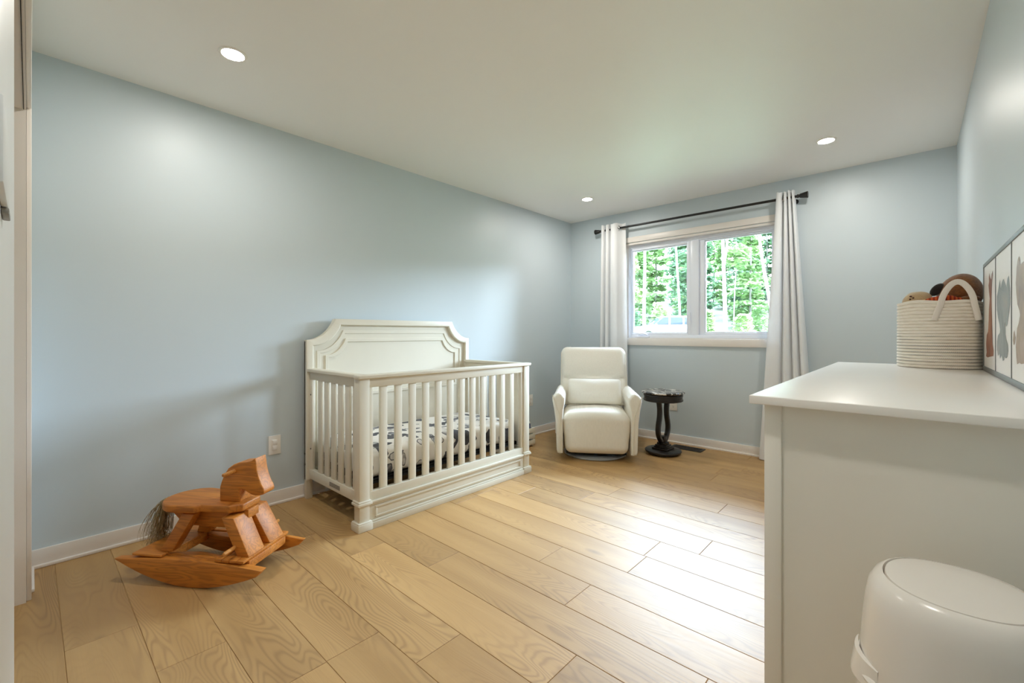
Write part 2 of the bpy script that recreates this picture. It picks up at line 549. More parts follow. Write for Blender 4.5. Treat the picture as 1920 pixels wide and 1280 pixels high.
# exterior materials
def mat_leaf(name, a, b):
    t = NT(name)
    f = t.noise(t.coord(), 0.9, 3.0)
    t.set(color=t.ramp(f, [(0.35, srgb(*a)), (0.65, srgb(*b))]), rough=0.6)
    tr = t.n('BsdfTranslucent'); tr.inputs[0].default_value = srgb(*b)
    mx = t.n('MixShader'); mx.inputs[0].default_value = 0.2
    t.l(t.p.outputs[0], mx.inputs[1]); t.l(tr.outputs[0], mx.inputs[2]); t.l(mx.outputs[0], t.out.inputs[0])
    return t.m
M['leaf'] = mat_leaf('spring_leaves', (100, 134, 84), (158, 186, 126))
M['leafdark'] = mat_leaf('darker_leaves', (86, 122, 92), (128, 160, 122))  # a darker green foliage colour given to some trees
M['leafpale'] = mat_leaf('pale_leaves', (130, 158, 100), (186, 204, 146))
def mat_birch():
    t = NT('birch_bark')
    f = t.noise(t.coord((3, 3, 14)), 2.0, 3.0, 0.6)
    t.set(color=t.ramp(f, [(0.36, srgb(112, 112, 116)), (0.52, srgb(182, 181, 184))]), rough=0.7)
    return t.m
M['birch'] = mat_birch()
M['bark'] = plain('grey_bark', srgb(128, 122, 118), 0.8, 0.15, 6)
M['ground'] = plain('forest_floor', srgb(84, 94, 70), 0.9, 0.25, 0.6)
M['carwhite'] = plain('white_car_paint', srgb(246, 246, 248), 0.2, 0.004)
M['carglass'] = plain('dark_car_glass', srgb(52, 62, 74), 0.1, 0.05)
M['tyre'] = plain('tyre_rubber', srgb(60, 62, 66), 0.7, 0.05)
M['rim'] = plain('alloy_rim', srgb(150, 152, 158), 0.3, 0.03, metal=0.6)

# ---------------------------------------------------------------- room
XL, XR, YB, YF, H = -3.068, 0.226, 4.42, -0.010, 2.44
def struct(name, bm, mat, parent=None, **kw):
    o = obj(name, bm, mat, parent, **kw)
    if parent is None: o['kind'] = 'structure'
    return o

# floor: planks laid across the room, joints measured from the photograph
def build_floor():
    bm = B()
    lay = bm.loops.layers.float_color.new('plank')
    box(bm, XL - .1, XR + .1, -0.9, YB + .1, -0.06, -0.0025)
    joints = {0: -2.186, 1: -1.83, 2: -1.464, 4: -1.236, 5: -0.858, 6: -0.487, 7: -1.052, 8: -1.347, 9: -0.98, 11: -0.794, 12: -1.643, 14: -0.893}
    g = 0.0009
    for k in range(-5, 23):
        y0, y1 = 0.080 + 0.1985 * k, 0.080 + 0.1985 * (k + 1)
        j = joints.get(k, XL + rnd.random() * 1.218)
        while j > XL: j -= 1.218
        while j < XR + .02:
            a, b = max(j, XL - .02), min(j + 1.218, XR + .02)
            if b - a > 0.01:
                r = rnd.random()
                t = bmesh.new()
                zt = 0.0
                y0c, y1c = y0 + g, min(y1, YB + .05) - g
                if y1c - y0c > .01:
                    ch = 0.0012
                    pts0 = [(a + g, y0c), (b - g, y0c), (b - g, y1c), (a + g, y1c)]
                    pts1 = [(a + g + ch, y0c + ch), (b - g - ch, y0c + ch), (b - g - ch, y1c - ch), (a + g + ch, y1c - ch)]
                    lo = [bm.verts.new((x, y, -0.0022)) for x, y in pts0]
                    mid = [bm.verts.new((x, y, -0.0009)) for x, y in pts0]
                    hi = [bm.verts.new((x, y, zt)) for x, y in pts1]
                    fs = [bm.faces.new(hi)]
                    for i in range(4):
                        fs.append(bm.faces.new((mid[i], mid[(i + 1) % 4], hi[(i + 1) % 4], hi[i])))
                        fs.append(bm.faces.new((lo[i], lo[(i + 1) % 4], mid[(i + 1) % 4], mid[i])))
                    for f in fs:
                        for lp in f.loops: lp[lay] = (r, r, r, 1)
                t.free()
            j += 1.218
    o = struct('floor', bm, M['floor'], smooth=False)
    return o
build_floor()

T = 0.14
struct('ceiling', box(B(), XL - T, XR + T, -0.95, YB + T, H, H + .12), M['ceil'])
struct('wall_left', box(B(), XL - T, XL, -0.95, YB + T, -0.06, H), M['wall'])
struct('wall_right', box(B(), XR, XR + T, -0.95, YB + T, -0.06, H), M['wall'])
# window opening
WX0, WX1, WZ0, WZ1 = -2.335, -0.880, 1.060, 2.090
YO = YB + 0.16                                  # outside face
b = B()
box(b, XL - .02, WX0, YB, YO, -0.06, H); box(b, WX1, XR + .02, YB, YO, -0.06, H)
box(b, WX0, WX1, YB, YO, -0.06, WZ0); box(b, WX0, WX1, YB, YO, WZ1, H)
struct('wall_back', b, M['wall'])
# front wall with the closet opening the photograph is taken from
OX0, OX1, OZ = -2.710, 0.130, 2.040
b = B()
box(b, XL - .02, OX0, -0.13, YF, -0.06, H); box(b, OX1, XR + .02, -0.13, YF, -0.06, H); box(b, OX0, OX1, -0.13, YF, OZ, H)
struct('wall_front', b, M['wall'])
b = B()
box(b, XL - .02, XR + .02, -0.95, -0.80, -0.06, H)
struct('wall_closet', b, M['closet'])

# trims: closet casing, jambs
b = B()
box(b, OX0 - .07, OX0, YF, YF + .015, 0, OZ + .07, .003)
struct('trim_1', b, M['trim'])
b = B()
box(b, OX0, XR - .002, YF, YF + .0145, OZ, OZ + .07, .003)
struct('trim_2', b, M['trim'])
b = B()
box(b, OX0, OX0 + .012, -0.13, YF, 0, OZ - .012); box(b, OX0, OX1, -0.13, YF, OZ - .012, OZ)
struct('trim_3', b, M['trim'])
struct('trim_4', box(B(), OX0 + .02, OX1 - .01, -0.0185, -0.0165, OZ - .016, OZ - .0121), M['gap'])

# sliding closet door close to the camera
d = link(bpy.data.objects.new('door_1', None)); d['kind'] = 'structure'; d.location = (-1.313, -0.04, 0)
b = B(); box(b, -1.313, -0.33, -0.056, -0.021, .012, 2.022, .004, 3)
struct('door_panel', b, M['door'], d, world=True)
b = B(); box(b, -0.744, -0.60, -0.021, -0.0155, 1.243, 1.322, .002)
hp = struct('door_handle', b, M['door'], d, world=True)
b = B(); box(b, -0.762, -0.716, -0.0208, -0.0150, 1.236, 1.2425, .001)
obj('clip', b, M['greymetal'], hp, world=True, label='small grey metal clip')

# baseboards with shoe moulding
def baseboard(name, segs):
    b = B()
    for (x0, y0, x1, y1, nx, ny) in segs:      # a run along the wall, normal into the room
        def run(th, z0, z1, bev):
            if nx: box(b, min(x0, x0 + nx * th), max(x0, x0 + nx * th), y0, y1, z0, z1, bev)
            else: box(b, x0, x1, min(y0, y0 + ny * th), max(y0, y0 + ny * th), z0, z1, bev)
        run(.012, 0, .087, .0015)
        run(.024, 0, .016, .004)
    struct(name, b, M['trim'])
baseboard('baseboard_left', [(XL, YF, XL, YB, 1, 0)])
baseboard('baseboard_back', [(XL + .012, YB, XR, YB, 0, -1)])
baseboard('baseboard_right', [(XR, YF, XR, YB - .024, -1, 0)])
baseboard('baseboard_front', [(XL + .024, YF, OX0 - .071, YF, 0, 1)])

# window
w = link(bpy.data.objects.new('window_1', None)); w['kind'] = 'structure'; w.location = (-1.6, YB + .08, WZ0)
def wpart(name, bm, mat, parent=w, **kw):
    return obj(name, bm, mat, parent, world=True, **kw)
fy0, fy1 = YB + .052, YB + .13
b = B()
box(b, WX0 + .001, WX0 + .032, fy0, fy1, WZ0, WZ1 - .018, .003); box(b, WX1 - .032, WX1 - .001, fy0, fy1, WZ0, WZ1 - .018, .003)
box(b, WX0 + .032, WX1 - .032, fy0, fy1, WZ0, WZ0 + .034, .003); box(b, WX0 + .032, WX1 - .032, fy0, fy1, WZ1 - .052, WZ1 - .018, .003)
box(b, -1.655, -1.575, fy0, fy1, WZ0 + .034, WZ1 - .052, .003)
wpart('window_frame', b, M['pvc'])
def sash(x0, x1, gx0, gx1, gz0, gz1, y0):
    b = B()
    z0, z1 = WZ0 + .034, WZ1 - .052
    box(b, x0, gx0, y0, fy1 - .01, z0, z1, .004); box(b, gx1, x1, y0, fy1 - .01, z0, z1, .004)
    box(b, gx0, gx1, y0, fy1 - .01, z0, gz0, .004); box(b, gx0, gx1, y0, fy1 - .01, gz1, z1, .004)
    # glazing bead
    for (a0, a1, c0, c1) in ((gx0, gx0 + .008, gz0, gz1), (gx1 - .008, gx1, gz0, gz1), (gx0 + .008, gx1 - .008, gz0, gz0 + .008), (gx0 + .008, gx1 - .008, gz1 - .008, gz1)):
        box(b, a0, a1, y0 + .012, fy1 - .03, c0, c1, .0015)
    s = wpart('sash', b, M['pvc'])
    b = B(); box(b, gx0 - .004, gx1 + .004, YB + .092, YB + .096, gz0 - .004, gz1 + .004)
    obj('pane', b, M['glass'], s, world=True)
sash(WX0 + .033, -1.656, -2.293, -1.692, 1.113, 2.014, YB + .058)
sash(-1.574, WX1 - .033, -1.523, -0.935, 1.118, 2.024, YB + .066)
# reveal boards inside the opening
b = B()
box(b, WX0 - .001, WX1 + .001, YB - .002, fy0 + .003, WZ0 - .004, WZ0 + .002); box(b, WX0, WX1, YB - .002, fy0 + .003, WZ1 - .018, WZ1 + .001)
box(b, WX0 - .001, WX0 + .003, YB - .002, fy0 + .003, WZ0, WZ1); box(b, WX1 - .003, WX1 + .001, YB - .002, fy0 + .003, WZ0, WZ1)
wpart('window_reveal', b, M['trim'])
# crank and lock
b = B()
box(b, -2.225, -2.085, YB + .028, YB + .050, WZ0 + .003, WZ0 + .020, .006, 3)
tube(b, smooth_path([(-2.21, YB + .040, WZ0 + .022), (-2.19, YB + .036, WZ0 + .042), (-2.14, YB + .034, WZ0 + .044), (-2.10, YB + .034, WZ0 + .030)]), .0075, 8)
wpart('crank_handle', b, M['pvc'])
b = B(); box(b, -1.668, -1.652, YB + .038, YB + .0515, 1.205, 1.32, .004, 3)
wpart('lock_lever', b, M['pvc'])
# interior casing
b = B()
box(b, WX0 - .064, WX1 + .064, YB - .016, YB, WZ1 + .006, WZ1 + .064, .003)
struct('trim_5', b, M['trim'])
b = B()
box(b, WX0 - .064, WX1 + .064, YB - .018, YB, WZ0 - .078, WZ0 - .006, .003)
struct('trim_6', b, M['trim'])
b = B()
box(b, WX0 - .064, WX0 - .003, YB - .015, YB, WZ0 - .004, WZ1 + .005, .003); box(b, WX1 + .003, WX1 + .064, YB - .015, YB, WZ0 - .004, WZ1 + .005, .003)
struct('trim_7', b, M['trim'])

# ---------------------------------------------------------------- recessed lights
def downlight(x, y, label):
    t = thing('recessed_downlight', label, 'ceiling light', (x, y, H), 0, 'recessed ceiling lights')
    b = B(); lathe(b, [(.045, -.001), (.047, -.006), (.056, -.006), (.060, -.001), (.060, 0)], 40, cap=False)
    obj('trim_ring', b, M['plate'], t)
    b = B(); lathe(b, [(0, -.004), (.0455, -.004)], 40, cap=False)
    obj('lens', b, M['lamp'], t)
downlight(-2.396, .652, 'lit round recessed light in the ceiling above the rocking horse')
downlight(-2.389, 3.723, 'lit round recessed light in the ceiling by the far blue corner')
downlight(-0.446, 3.704, 'lit round recessed light in the ceiling between window and dresser')
downlight(-0.446, .652, 'lit round recessed light in the ceiling overhead near the camera')

# ---------------------------------------------------------------- crib
CY = 1.966
crib = thing('crib', 'white painted wooden baby crib with slatted sides along the blue wall', 'crib', (-2.65, CY, 0))
def cp(name, bm, parent=crib, mat=None, **kw):
    return obj(name, bm, mat or M['crib'], parent, world=True, **kw)
CX0, CX1 = -3.030, -2.275            # back face, front face
def outline(hw, htw, bot, sh, top, k=14):
    pts = [(CY - hw, bot), (CY - hw, sh)]
    a1 = radians(66)
    for i in range(1, k):
        a = a1 * i / k
        pts.append((CY - hw + (hw - htw) * sin(a) / sin(a1), top - (top - sh) * (cos(a) - cos(a1)) / (1 - cos(a1))))
    pts += [(CY - htw, top), (CY + htw, top)]
    for i in range(k - 1, 0, -1):
        a = a1 * i / k
        pts.append((CY + hw - (hw - htw) * sin(a) / sin(a1), top - (top - sh) * (cos(a) - cos(a1)) / (1 - cos(a1))))
    pts += [(CY + hw, sh), (CY + hw, bot)]
    return pts
def ring_moulding(bm, A, Bn, x0, x1, lip=.006):
    """A raised band between the outlines A (outer) and Bn (inner), both with the same points, closed at the foot."""
    n = len(A)
    t = bmesh.new()
    def mk(P, x): return [t.verts.new((x, p[0], p[1])) for p in P]
    L = lambda P, Q, f: [(p[0] + (q[0] - p[0]) * f, p[1] + (q[1] - p[1]) * f) for p, q in zip(P, Q)]
    rows = [mk(A, x0), mk(A, x1 - .002), mk(L(A, Bn, .07), x1), mk(L(A, Bn, 1 - lip / .045), x1), mk(Bn, x1 - lip), mk(Bn, x0)]
    for i in range(len(rows) - 1):
        for k in range(n):
            t.faces.new((rows[i][k], rows[i][(k + 1) % n], rows[i + 1][(k + 1) % n], rows[i + 1][k]))
    merge(bm, t)
b = B()
prism(b, outline(.722, .525, .13, 1.064, 1.210), 'x', CX0, CX0 + .024)
hb = cp('headboard', b)
b = B()
ring_moulding(b, outline(.723, .526, .128, 1.065, 1.2105), outline(.677, .484, .20, 1.024, 1.166), CX0 + .022, CX0 + .046)
cp('headboard_moulding', b, hb)
b = B()
ring_moulding(b, outline(.648, .462, .30, .990, 1.131), outline(.622, .446, .326, .973, 1.106), CX0 + .022, CX0 + .029)
cp('headboard_bevel', b, hb)
b = B()
ring_moulding(b, outline(.590, .444, .655, .957, 1.073, 14), outline(.566, .428, .680, .940, 1.046, 14), CX0 + .022, CX0 + .032)
cp('panel_moulding', b, hb)
for s in (-1, 1):                         # back legs
    y = CY + s * .700
    b = B(); box(b, CX0, CX0 + .032, y - .022, y + .022, 0, 1.06, .004)
    leg = cp('leg', b)
    for z in (.302, .232):
        b = B(); lathe(b, [(0, 0), (.006, 0), (.0065, -.002), (.0065, -.004)], 14, (CX0 + .016, y + s * .0225, z), axis='y', cap=False)
        cp('bolt', b, leg, M['bolt'])
for s in (-1, 1):                         # side panels
    ys = CY + s * .692
    y0, y1 = ys - .012, ys + .012
    b = B(); box(b, CX0 + .033, CX1 - .05, y0, y1, .801, .852, .002); cp('upper_rail', b)
    b = B(); box(b, CX0 + .033, CX1 - .05, y0 - .002, y1 + .002, .139, .203, .003); lr = cp('lower_rail', b)
    if s < 0:
        b = B(); box(b, -2.692, -2.556, y0 - .0026, y0 - .0014, .158, .186)
        t = NT('printed_label')
        sp = t.n('TexWave', wave_type='BANDS', bands_direction='Z'); sp.inputs['Scale'].default_value = 40; sp.inputs['Distortion'].default_value = 2
        t.l(t.coord(), sp.inputs['Vector'])
        bl = t.noise(t.coord((120, 1, 200)), 1.5, 2)
        t.set(color=t.ramp(t.math('MULTIPLY', sp.outputs['Fac'], bl), [(0.2, srgb(96, 90, 82)), (0.5, srgb(206, 200, 186))]), rough=0.5)
        cp('label_sticker', b, lr, t.m, label='small grey printed label')
    b = B(); box(b, CX0 + .033, CX0 + .078, ys - .010, ys + .010, .203, .801, .002); st = cp('stile', b)
    for z in (.70, .34):
        b = B(); lathe(b, [(0, 0), (.005, 0), (.005, -.003)], 12, (CX0 + .06, ys - .0102, z), axis='y', cap=False)
        cp('bolt', b, st, M['bolt'])
    for k in range(6):
        x = -2.842 + k * .0913
        b = B(); box(b, x - .0285, x + .0285, ys - .008, ys + .008, .203, .801, .003)
        cp('slat', b)
    b = B(); box(b, CX0 + .046, CX1 - .034, ys - .031, ys + .031, .852, .874, .005, 3)
    cp('top_rail', b)
    # front post with collar and foot
    yp = CY + s * .700
    b = B(); box(b, CX1 - .060, CX1, yp - .031, yp + .031, .0, .852, .002)
    po = cp('post', b)
    b = B(); box(b, CX1 - .070, CX1 + .012, yp - .043, yp + .043, .143, .157, .002); box(b, CX1 - .066, CX1 + .008, yp - .039, yp + .039, .157, .168, .004)
    cp('post_collar', b, po)
    b = B(); box(b, CX1 - .072, CX1 + .014, yp - .045, yp + .045, 0, .042, .003)
    prism(b, [(CX1 - .070, yp - .043), (CX1 + .012, yp - .043), (CX1 + .012, yp + .043), (CX1 - .070, yp + .043)], 'z', .040, .050, .004)
    cp('foot', b, po)
b = B(); box(b, CX1 - .050, CX1 + .013, CY - .742, CY + .742, .852, .874, .005, 3); cp('top_rail', b)
b = B(); box(b, CX1 - .044, CX1 - .008, CY - .669, CY + .669, .801, .852, .002); cp('upper_rail', b)
b = B(); box(b, CX1 - .044, CX1 - .008, CY - .669, CY + .669, .145, .207, .003); cp('lower_rail', b)
for s in (-1, 1):
    b = B(); y = CY + s * .655; box(b, CX1 - .040, CX1 - .010, y - .013, y + .013, .207, .801, .002); cp('stile', b)
for k in range(12):
    y = 1.3975 + k * .1011
    b = B(); box(b, CX1 - .034, CX1 - .016, y - .0238, y + .0238, .207, .801, .003); cp('slat', b)
# plinth panel under the front slats
b = B()
box(b, CX1 - .044, CX1 - .006, CY - .6685, CY + .6685, .0, .146, .001)
pl = cp('plinth', b)
b = B(); box(b, CX1 - .010, CX1 + .009, CY - .657, CY + .657, .143, .156, .002); box(b, CX1 - .010, CX1 + .004, CY - .657, CY + .657, .132, .143, .005)
cp('plinth_ledge', b, pl)
b = B(); box(b, CX1 - .010, CX1 + .013, CY - .655, CY + .655, .0, .036, .002); box(b, CX1 - .010, CX1 + .006, CY - .655, CY + .655, .036, .047, .005)
cp('plinth_base', b, pl)
b = B()
def frame_yz(bm, x0, x1, y0, y1, z0, z1, wd):
    box(bm, x0, x1, y0, y1, z0, z0 + wd, .0025); box(bm, x0, x1, y0, y1, z1 - wd, z1, .0025)
    box(bm, x0, x1, y0, y0 + wd, z0 + wd, z1 - wd, .0025); box(bm, x0, x1, y1 - wd, y1, z0 + wd, z1 - wd, .0025)
frame_yz(b, CX1 - .008, CX1 + .001, CY - .632, CY + .632, .056, .121, .012)
cp('plinth_moulding', b, pl)
# black steel mattress support
b = B()
sx0, sx1, sy0, sy1 = CX0 + .075, CX1 - .062, CY - .648, CY + .648
box(b, sx0, sx1, sy0, sy0 + .02, .228, .252); box(b, sx0, sx1, sy1 - .02, sy1, .228, .252)
box(b, sx0, sx0 + .02, sy0, sy1, .228, .252); box(b, sx1 - .02, sx1, sy0, sy1, .228, .252)
box(b, sx0, sx1, sy0, sy1, .244, .250)
for k in range(8):
    y = sy0 + .08 + k * (sy1 - sy0 - .16) / 7
    tube(b, [(sx0, y, .24), (sx1, y, .24)], .004, 6)
cp('mattress_support', b, mat=M['blackmat'], label='black steel mattress support')

# mattress with printed sheet
mt = thing('crib_mattress', 'crib mattress in white sheet printed with grey leaves inside the crib', 'mattress', (-2.655, CY, .253))
b = B()
def mdef(v):
    v.z += .006 * (1 - (v.x / .31) ** 2) * (1 - (v.y / .65) ** 2) * (1 if v.z > 0 else 0)
    v.z += .0025 * sin(v.y * 19 + v.x * 7) * (1 if v.z > .03 else .3)
    return v + Vector((0, 0, .084))
soft(b, (.306, .645, .084), .042, mdef, 22, 5)
obj('fitted_sheet', b, M['sheet'], mt)

# ---------------------------------------------------------------- rocking horse
RH = thing('rocking_horse', 'amber stained wooden rocking horse on the plank floor', 'rocking horse', (-2.433, .586, 0), atan2(.560, .828))
def hp_(name, bm, mat=None, parent=RH, **kw): return obj(name, bm, mat or M['pine'], parent, **kw)
for s in (-1, 1):
    N = 26
    top = [(-.366 + .732 * i / N, .099 + .020 * (1 - ((-.366 + .732 * i / N) / .366) ** 2)) for i in range(N + 1)]
    bot = []
    for i in range(1, N):
        x = .366 - .732 * i / N
        u = abs(x - .02) / .36
        bot.append((x, .001 + .088 * min(1, u) ** 1.9))
    b = B(); prism(b, top + bot, 'y', s * .157 - .021 if s > 0 else -.157 , s * .157 if s > 0 else -.157 + .036, .004)
    b2 = b
    hp_('rocker', b2)
b = B(); box(b, -.275, -.125, -.152, .152, .1185, .130, .004); box(b, -.272, -.128, -.120, .120, .085, .1185)
hp_('back_board', b)
b = B()
for k in range(4):
    box(b, .135 + k * .0355, .135 + (k + 1) * .0355 - .001, -.150, .150, .1185, .131, .003)
box(b, .262, .281, -.121, .121, .082, .1185, .004)
hp_('front_board', b)
for s in (-1, 1):
    b = B()
    pts = [(-.127, s * .120), (.133, s * .120), (.133, s * .092), (.09, s * .085), (.02, s * .072), (-.06, s * .078), (-.127, s * .095)]
    prism(b, pts, 'z', .096, .118, .003); hp_('side_board', b)
b = B(); prism(b, [(-.13, .215), (.13, .212), (.205, .262), (.205, .303), (-.19, .303), (-.19, .27)], 'y', -.034, .034, .004)
hp_('body_beam', b)
# seat: round behind, waisted towards the neck
pts = []
for i in range(0, 25):
    a = radians(75 + 210 * i / 24)
    pts.append((-.113 + .112 * cos(a), .118 * sin(a)))
pts += [(.0, -.112), (.012, -.090), (.150, -.090), (.196, -.055), (.196, .055), (.150, .090), (.012, .090), (.0, .112)]
b = B(); prism(b, pts, 'z', .303, .337, .007, 3); hp_('seat', b)
head = [(.060, .335), (.060, .40), (.068, .425), (.082, .458), (.103, .488), (.130, .507), (.155, .516), (.195, .521), (.220, .528), (.240, .541),
        (.2445, .51), (.248, .485), (.256, .455), (.268, .425), (.2815, .403), (.286, .388), (.280, .376), (.262, .371), (.240, .369), (.221, .373),
        (.203, .382), (.188, .391), (.170, .396), (.160, .394), (.158, .386), (.160, .370), (.163, .335)]
b = B(); prism(b, head, 'y', -.037, .037, .006, 3); hd = hp_('head', b)
b = B(); tube(b, [(.137, -.104, .478), (.137, -.1, .478), (.137, .1, .478), (.137, .104, .478)], [.006, .0085, .0085, .006], 14); hp_('handle_dowel', b, M['pinelight'])
for s in (-1, 1):
    def legm(xt, xb, zt, zb, w, yt, yb, th):
        """A splayed square leg between a top and a foot centre."""
        b = B(); t = bmesh.new()
        rows = []
        for (x, y, z) in ((xb, yb, zb), (xt, yt, zt)):
            rows.append([t.verts.new((x + dx * w / 2, y + dy * th / 2, z)) for dx, dy in ((-1, -1), (1, -1), (1, 1), (-1, 1))])
        t.faces.new(rows[0]); t.faces.new(rows[1])
        for k in range(4): t.faces.new((rows[0][k], rows[0][(k + 1) % 4], rows[1][(k + 1) % 4], rows[1][k]))
        bmesh.ops.recalc_face_normals(t, faces=t.faces[:])
        bmesh.ops.bevel(t, geom=t.edges[:], offset=.004, segments=2, profile=.5, affect='EDGES')
        merge(b, t); return b
    hp_('leg', legm(.160, .245, .292, .131, .060, s * .058, s * .067, .098), M['pine'])
    hp_('leg', legm(-.055, -.135, .290, .130, .062, s * .064, s * .098, .046), M['pine'])
    b = B(); tube(b, [(.205, s * .108, .170), (.203, s * .170, .168), (.203, s * .175, .168)], [.0085, .0085, .006], 14); hp_('foot_peg', b, M['pinelight'])
# horsehair tail
b = B()
hr = random.Random(3)
for k in range(240):
    a = hr.uniform(-1, 1); c = hr.uniform(0, 1); wl = hr.random() < .16
    y0 = a * .026
    p0 = Vector((-.196 - .01 * c, y0, .306 + hr.uniform(-.01, .01)))
    sp = hr.gauss(0, .022); ln = hr.uniform(.72, 1.0)
    wx = hr.uniform(-.075, -.02) if wl else hr.gauss(0, .012)
    P = [p0, Vector((-.232 - .012 * c, y0 * 1.3, .315 + .012 * hr.random())), Vector((-.262 + wx * .6, y0 * 1.2 + sp * .4, .27)),
         Vector((-.278 + wx, y0 + sp * .8, .27 - .10 * ln)), Vector((-.298 + wx * .8 + hr.gauss(0, .010), y0 + sp, .285 - .205 * ln))]
    pp = smooth_path(P, 5)
    tube(b, pp, [.0015 * (1 - .65 * i / (len(pp) - 1)) for i in range(len(pp))], 4)
hp_('tail', b, M['hair'], label='pale horsehair tail')

# ---------------------------------------------------------------- glider chair
GC = thing('glider_chair', 'ivory upholstered swivel glider armchair in the corner by the window', 'armchair', (-2.242, 3.620, 0), radians(34.5))
def gp(name, bm, mat=None, parent=GC, **kw): return obj(name, bm, mat or M['chair'], parent, **kw)
# seat and front panel
b = B()
def seatd(v):
    # v in a box of half sizes .285, .30, .205
    z = v.z
    if z > 0:
        v.z += .030 * (1 - (v.x / .285) ** 2) * (z / .172)
    v.y -= .014 * (1 - (v.x / .285) ** 2) * (1 if v.y < 0 else 0)
    k = abs(v.x) / .285
    if k > .8: v.x -= (.010 * sin((z + .2) * 16)) * (1 if v.x > 0 else -1) * (k - .8) / .2
    return v + Vector((0, -.095, .235))
soft(b, (.285, .305, .172), .07, seatd, 14, 6)
gp('seat', b)
# back rest, leaning, folded above the lumbar
b = B()
def backd(v):
    x, y, z = v
    t = (z + .28) / .56                       # 0 bottom .. 1 top
    if y < 0:
        fold = math.exp(-((z + .045 - .025 * (x / .32) ** 2) / .018) ** 2)
        up = max(0, z) / .28
        y -= .030 * (1 - (x / .325) ** 2) * (sin(min(1, up * 1.2) * pi) * .6 + .5)
        y += .030 * fold * (1 if abs(x) < .27 else max(0, 1 - (abs(x) - .27) / .05))
        if z < -.02: y -= .018 * (1 - (x / .325) ** 2)
    if t > .9: x *= 1 - .02 * (t - .9) / .1
    y += .20 * t + .02 * t * t
    return Vector((x, y + .170, z + .685))
soft(b, (.322, .085, .28), .055, backd, 22, 5)
bk = gp('backrest', b)
def back_edge(x, s):
    return None
for s in (-1, 1):
    b = B()
    pts = []
    for i in range(13):
        t = i / 12; z = -.24 + t * .47
        p = backd(Vector((s * .318, -.050, z))); pts.append(p + Vector((s * .003, -.008, 0)))
    tube(b, smooth_path(pts, 2), .0035, 6)
    gp('piping', b, M['piping'], bk)
# arms
def arm_section(y):
    """Closed outline (x outward, z) of an arm at depth y; flares outward at the front top."""
    f = max(0, min(1, (-.05 - y) / .30))
    top = .606 - .012 * f - .05 * max(0, (y - .15) / .2)
    fl = .020 * f
    return [(.290, .062), (.290, .20), (.290, .36), (.286, .44), (.272, .50 + .0 * f), (.270, .55), (.280, top - .035), (.300, top - .010), (.322, top + .0),
            (.345 + fl * .6, top - .016), (.362 + fl, top - .045), (.368 + fl * .7, .52), (.362 + fl * .2, .44), (.354, .34), (.348, .20), (.345, .09), (.338, .064), (.315, .058)]
for s in (-1, 1):
    b = B(); t = bmesh.new(); rows = []
    ys = [-.405, -.400, -.39, -.37, -.34, -.28, -.2, -.1, 0, .1, .2, .28, .33, .35, .36]
    for i, y in enumerate(ys):
        sec = arm_section(y)
        cx = .318
        sh = {0: .55, 1: .80, 2: .93, 3: 1.0}.get(i, 1.0)
        if i == len(ys) - 1: sh = .7
        if i == len(ys) - 2: sh = .9
        rows.append([t.verts.new((s * (cx + (px - cx) * sh), y, pz if sh == 1 else .34 + (pz - .34) * (1 - (1 - sh) * .18))) for px, pz in sec])
    for i in range(len(rows) - 1):
        n = len(rows[0])
        for k in range(n): t.faces.new((rows[i][k], rows[i][(k + 1) % n], rows[i + 1][(k + 1) % n], rows[i + 1][k]))
    t.faces.new(rows[0]); t.faces.new(rows[-1])
    bmesh.ops.subdivide_edges(t, edges=t.edges[:], cuts=1, use_grid_fill=True, smooth=0.6)
    merge(b, t)
    ar = gp('arm', b, ang=1.2)
    b = B()
    sec = arm_section(-.385)
    edge = [sec[i] for i in (10, 9)] 
    pts = [Vector((s * x, -.392, z)) for x, z in [(.378, .572), (.362, .52), (.338, .45), (.320, .40), (.310, .30), (.306, .18), (.304, .07)]]
    for q in pts: q.y = -.407
    tube(b, smooth_path(pts, 4), .0036, 6)
    gp('piping', b, M['piping'], ar)
# rear casing and swivel ring
b = B(); soft(b, (.385, .028, .115), .02, lambda v: v + Vector((0, .375, .172)), 6, 4); gp('rear_panel', b)
b = B(); box(b, -.26, .26, -.32, .30, .045, .066, .004); gp('base_frame', b, M['blackmat'])
b = B(); lathe(b, [(.20, 0), (.278, 0), (.288, .006), (.288, .018), (.276, .026), (.20, .026), (.20, 0)], 56, (0, -.085, 0), cap=False); 
lathe(b, [(.05, .024), (.05, .05)], 24, (0, -.06, 0), cap=False)
box(b, -.20, .20, -.075, -.045, .008, .022); box(b, -.015, .015, -.26, .14, .008, .022)
gp('swivel_base', b, M['ringgrey'], label='grey ring swivel base')

# lumbar pillow resting on the seat
LP = thing('lumbar_pillow', 'small ivory lumbar pillow leaning on the seat of the armchair', 'pillow', root_matrix(GC) @ Vector((0, .020, .446)), radians(34.5))
b = B()
def pild(v):
    x, y, z = v
    fx, fz = 1 - (abs(x) / .245) ** 3, 1 - (abs(z) / .108) ** 2.4
    k = max(.10, (max(0, fx) ** .6) * (max(0, fz) ** .6))
    y *= k
    # pulled corners
    c = (abs(x) / .245) * (abs(z) / .108)
    x *= 1 + .02 * c; z *= 1 - .10 * (1 - (abs(x) / .245) ** 2) * 0 + .06 * c
    z -= .006 * (1 - (x / .245) ** 2) * (1 if z > 0 else -1) * -1
    y += .006 * sin(x * 25) * (abs(z) / .108) 
    return Vector((x, y - .045 + (z + .1) * .30, z + .1125))
soft(b, (.245, .070, .106), .03, pild, 20, 4)
obj('pillow_cover', b, M['pillow'], LP)

